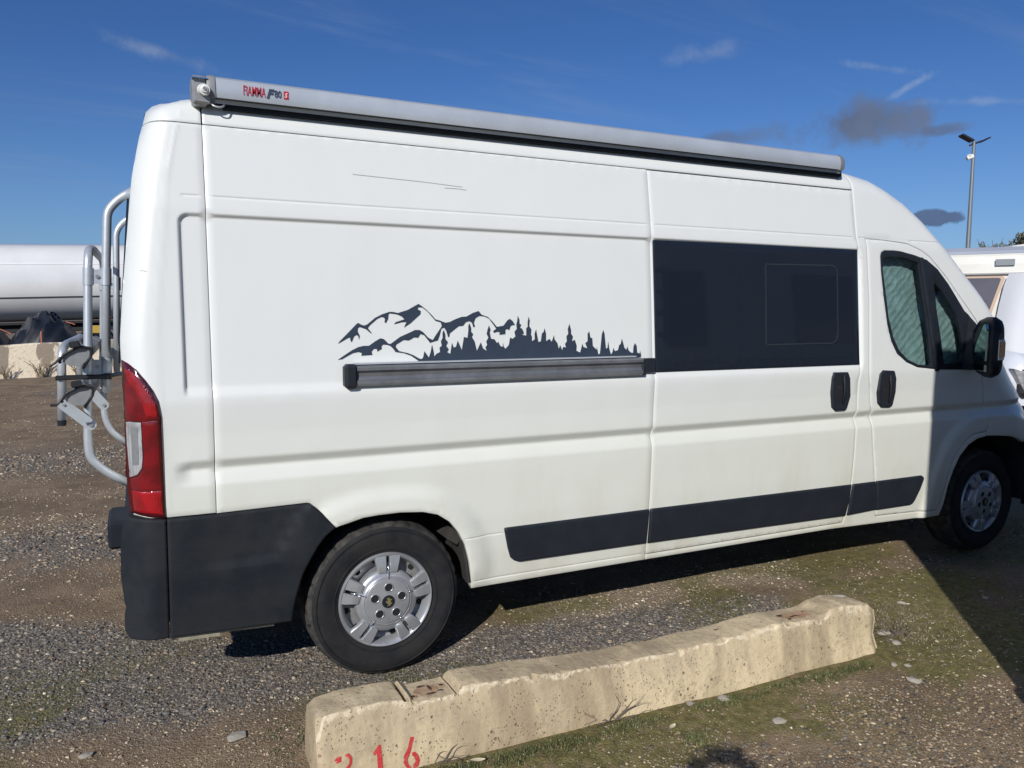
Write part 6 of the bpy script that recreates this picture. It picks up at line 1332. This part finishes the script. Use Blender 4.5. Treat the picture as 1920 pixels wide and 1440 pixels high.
# grass and small weeds
GR = tone_mat('grass_blade', .7)
def grass(name, pts, label, hmin, hmax, cols):
    V = []; F = []; C = []
    for (x, y, n, r) in pts:
        for k in range(n):
            a = RS.rand()*6.28; q = r*math.sqrt(RS.rand()); bx, by = x+q*math.cos(a), y+q*math.sin(a)*.7
            if in_block(np.array([bx]), np.array([by]))[0]: continue
            bz = float(gh(np.array(bx), np.array(by)))-.002; h_ = hmin+(hmax-hmin)*RS.rand()**1.6; d = RS.rand()*6.28; w_ = .0010+.0013*RS.rand(); l = h_*RS.uniform(.3, 1.2)
            dx, dy = math.cos(d), math.sin(d); b = len(V); c = np.array(cols[RS.randint(len(cols))])*RS.uniform(.7, 1.25)
            V += [(bx-dy*w_, by+dx*w_, bz), (bx+dy*w_, by-dx*w_, bz), (bx+dx*l*.4+dy*w_*.8, by+dy*l*.4-dx*w_*.8, bz+h_*.65), (bx+dx*l*.4-dy*w_*.8, by+dy*l*.4+dx*w_*.8, bz+h_*.65), (bx+dx*l, by+dy*l, bz+h_)]
            F += [(b, b+1, b+2, b+3), (b+3, b+2, b+4)]; C += [c]*5
    o = mesh_obj(name, V, F, GR); a = o.data.color_attributes.new('tone', 'FLOAT_COLOR', 'POINT')
    a.data.foreach_set('color', np.concatenate([np.array(C), np.ones((len(C), 1))], 1).astype('f4').ravel()); return tag(o, label, 'grass', kind='stuff')
ps = []
for k in range(300):
    x = RS.uniform(.95, 3.0)**1.0; 
    if fbm(x, 0, 4, 3, 55) > .46: ps.append((x, -.690-.03*(x-.6)-abs(RS.normal())*.030, 20, .022))
for k in range(60):
    x = RS.uniform(1.0, 1.8); ps.append((x, -.72-.03*(x-.6)-abs(RS.normal())*.05, 16, .03))
for k in range(30): ps.append((1.90+RS.normal()*.03, -.93+RS.normal()*.025, 24, .02))
for k in range(26): ps.append((RS.uniform(.95, 1.35), -.02+RS.normal()*.06, 10, .03))
for k in range(40): ps.append((RS.uniform(.45, .62), RS.uniform(-.5, -.15), 8, .03))
grass('grass', ps, 'short green grass growing along the foot of the concrete block', .004, .019, [(.085, .11, .035), (.12, .13, .05), (.06, .085, .03), (.20, .19, .10), (.15, .15, .07)])
ps = []
for k in range(2600):
    x, y, r = scatter(1, 2.3, 6.0); x, y = float(x[0]), float(y[0])
    if moss_zone(np.array(x), np.array(y)) > .35 and y < .6: ps.append((x, y, 9, .035))
grass('moss_sprouts', ps, 'sparse tiny green sprouts in the mossy soil patches', .003, .012, [(.08, .095, .03), (.12, .12, .045), (.06, .08, .025), (.18, .16, .08)])
ps = []
for k in range(220):
    ps.append((3.35+abs(RS.normal())*.22, -.55+RS.normal()*.16, 12, .03))
grass('dry_straw', ps, 'dry grey-brown straw on the soil at the right end of the block', .004, .016, [(.24, .20, .14), (.17, .14, .10), (.30, .26, .18)])

# ------------------------------------------------------------------ beside the photographer: the motorhome whose shade falls on the van's front
mh = empty('motorhome', (5.75, -3.15, 0), 0, 'tall white motorhome parked right beside the photographer, shading the van front', 'motorhome')
m_ = MB(); m_.box((-.1, 0, 1.72), (6.0, 2.3, 2.36), bev=.015); m_.build('body', CARW, mh, auto=40)
m_ = MB(); m_.box((-.1, 0, .47), (5.9, 2.2, .16)); m_.build('skirt', CARB, mh)
for x in (-1.7, 2.0):
    for y in (-1.13, 1.13):
        m_ = MB(); m_.cyl((x, y-.11, .335), (x, y+.11, .335), .335, n=32); m_.cyl((x, y-.115, .335), (x, y+.115, .335), .2, n=24); m_.build('wheel', RUBBER, mh, auto=40)
for x in (-1.9, .2): MB().box((x, 1.155, 1.9), (1.1, .03, .6), bev=.01).build('window', TINT, mh)
MB().box((-3.115, 0, 1.95), (.03, 1.3, .55), bev=.01).build('rear_window', TINT, mh)
MB().box((-3.14, 0, .55), (.10, 2.2, .22), bev=.03).build('bumper', CARB, mh)
for y in (-.95, .95): MB().box((-3.115, y, 1.0), (.04, .14, .5), bev=.01).build('tail_lamp', LENSR, mh)
MB().box((-3.108, 0, .82), (.012, .52, .11)).build('plate_holder', WHITEPL, mh)
MB().box((-.1, 1.153, 1.18), (5.96, .012, .05)).build('side_moulding', CTRIM, mh)
MB().box((1.6, 1.155, 1.5), (.65, .02, 1.8), bev=.01).build('entrance_door', CARW, mh)

# the photographer, whose shadow reaches the foreground
SKIN = pmat('skin', (.42, .26, .19), .6); JKT = pmat('dark_jacket', (.035, .04, .05), .85); TRO = pmat('dark_trousers', (.04, .04, .05), .85); HAIR = pmat('dark_hair', (.02, .015, .012), .8)
cxp, cyp = CAMPOS[0], CAMPOS[1]; fx, fy = math.sin(YAW), math.cos(YAW); rx_, ry_ = math.cos(YAW), -math.sin(YAW)
def bp_(f, r, z): return (cxp+fx*f+rx_*r, cyp+fy*f+ry_*r, z)
def skin_body(name, verts, edges, radii, mat, parent=None, lv=2):
    me = bpy.data.meshes.new(name); me.from_pydata(verts, edges, []); o = bpy.data.objects.new(name, me); col.objects.link(o)
    sk = o.modifiers.new('skin', 'SKIN'); sk.use_smooth_shade = True; su = o.modifiers.new('sub', 'SUBSURF'); su.levels = lv; su.render_levels = lv
    for v_, r in zip(me.skin_vertices[0].data if me.skin_vertices else [], radii): v_.radius = r if isinstance(r, tuple) else (r, r)
    bpy.context.view_layer.update(); dg = bpy.context.evaluated_depsgraph_get()
    me2 = bpy.data.meshes.new_from_object(o.evaluated_get(dg)); bpy.data.objects.remove(o)
    me2.materials.clear(); me2.materials.append(mat); o2 = bpy.data.objects.new(name, me2); col.objects.link(o2)
    if parent: o2.parent = parent
    return o2
ph = empty('person', bp_(-.42, 0, 0), 0, 'person in a dark jacket holding up a phone, whose shadow falls in the foreground', 'person')
b0 = Vector(ph.location)
def L(v_): return tuple(Vector(v_)-b0)
J = {'pel': (bp_(-.44, 0, .95), .15), 'bel': (bp_(-.44, 0, 1.12), .145), 'che': (bp_(-.43, 0, 1.32), .165), 'nek': (bp_(-.42, 0, 1.47), .065), 'hed': (bp_(-.38, 0, 1.58), .085), 'top': (bp_(-.37, 0, 1.66), .08),
     'shl': (bp_(-.42, -.19, 1.40), .065), 'ell': (bp_(-.22, -.26, 1.22), .048), 'wrl': (bp_(-.07, -.10, 1.45), .032), 'hal': (bp_(-.045, -.055, 1.55), .040),
     'shr': (bp_(-.42, .19, 1.40), .065), 'elr': (bp_(-.22, .26, 1.22), .048), 'wrr': (bp_(-.07, .10, 1.45), .032), 'har': (bp_(-.040, .115, 1.545), .042),
     'hil': (bp_(-.44, -.10, .88), .10), 'knl': (bp_(-.42, -.12, .48), .062), 'anl': (bp_(-.45, -.13, .09), .045), 'tol': (bp_(-.30, -.14, .04), .04),
     'hir': (bp_(-.44, .10, .88), .10), 'knr': (bp_(-.42, .12, .48), .062), 'anr': (bp_(-.45, .13, .09), .045), 'tor': (bp_(-.30, .14, .04), .04)}
keys = list(J); ed = [('pel', 'bel'), ('bel', 'che'), ('che', 'nek'), ('nek', 'hed'), ('hed', 'top'), ('che', 'shl'), ('shl', 'ell'), ('ell', 'wrl'), ('wrl', 'hal'), ('che', 'shr'), ('shr', 'elr'), ('elr', 'wrr'), ('wrr', 'har'), ('pel', 'hil'), ('hil', 'knl'), ('knl', 'anl'), ('anl', 'tol'), ('pel', 'hir'), ('hir', 'knr'), ('knr', 'anr'), ('anr', 'tor')]
skin_body('body', [L(J[k][0]) for k in keys], [(keys.index(a), keys.index(b)) for a, b in ed], [J[k][1] for k in keys], JKT, ph)
q_ = Matrix((R2, U2, -Fv)).transposed()
phn = MB(); phn.box(Vector(CAMPOS)-Fv*.030-U2*.028+R2*.030, (.140, .066, .008), q_, .003); pp_ = phn.build('phone', STRIP)
tag(pp_, 'dark phone held up in both hands by the person taking the picture', 'phone')
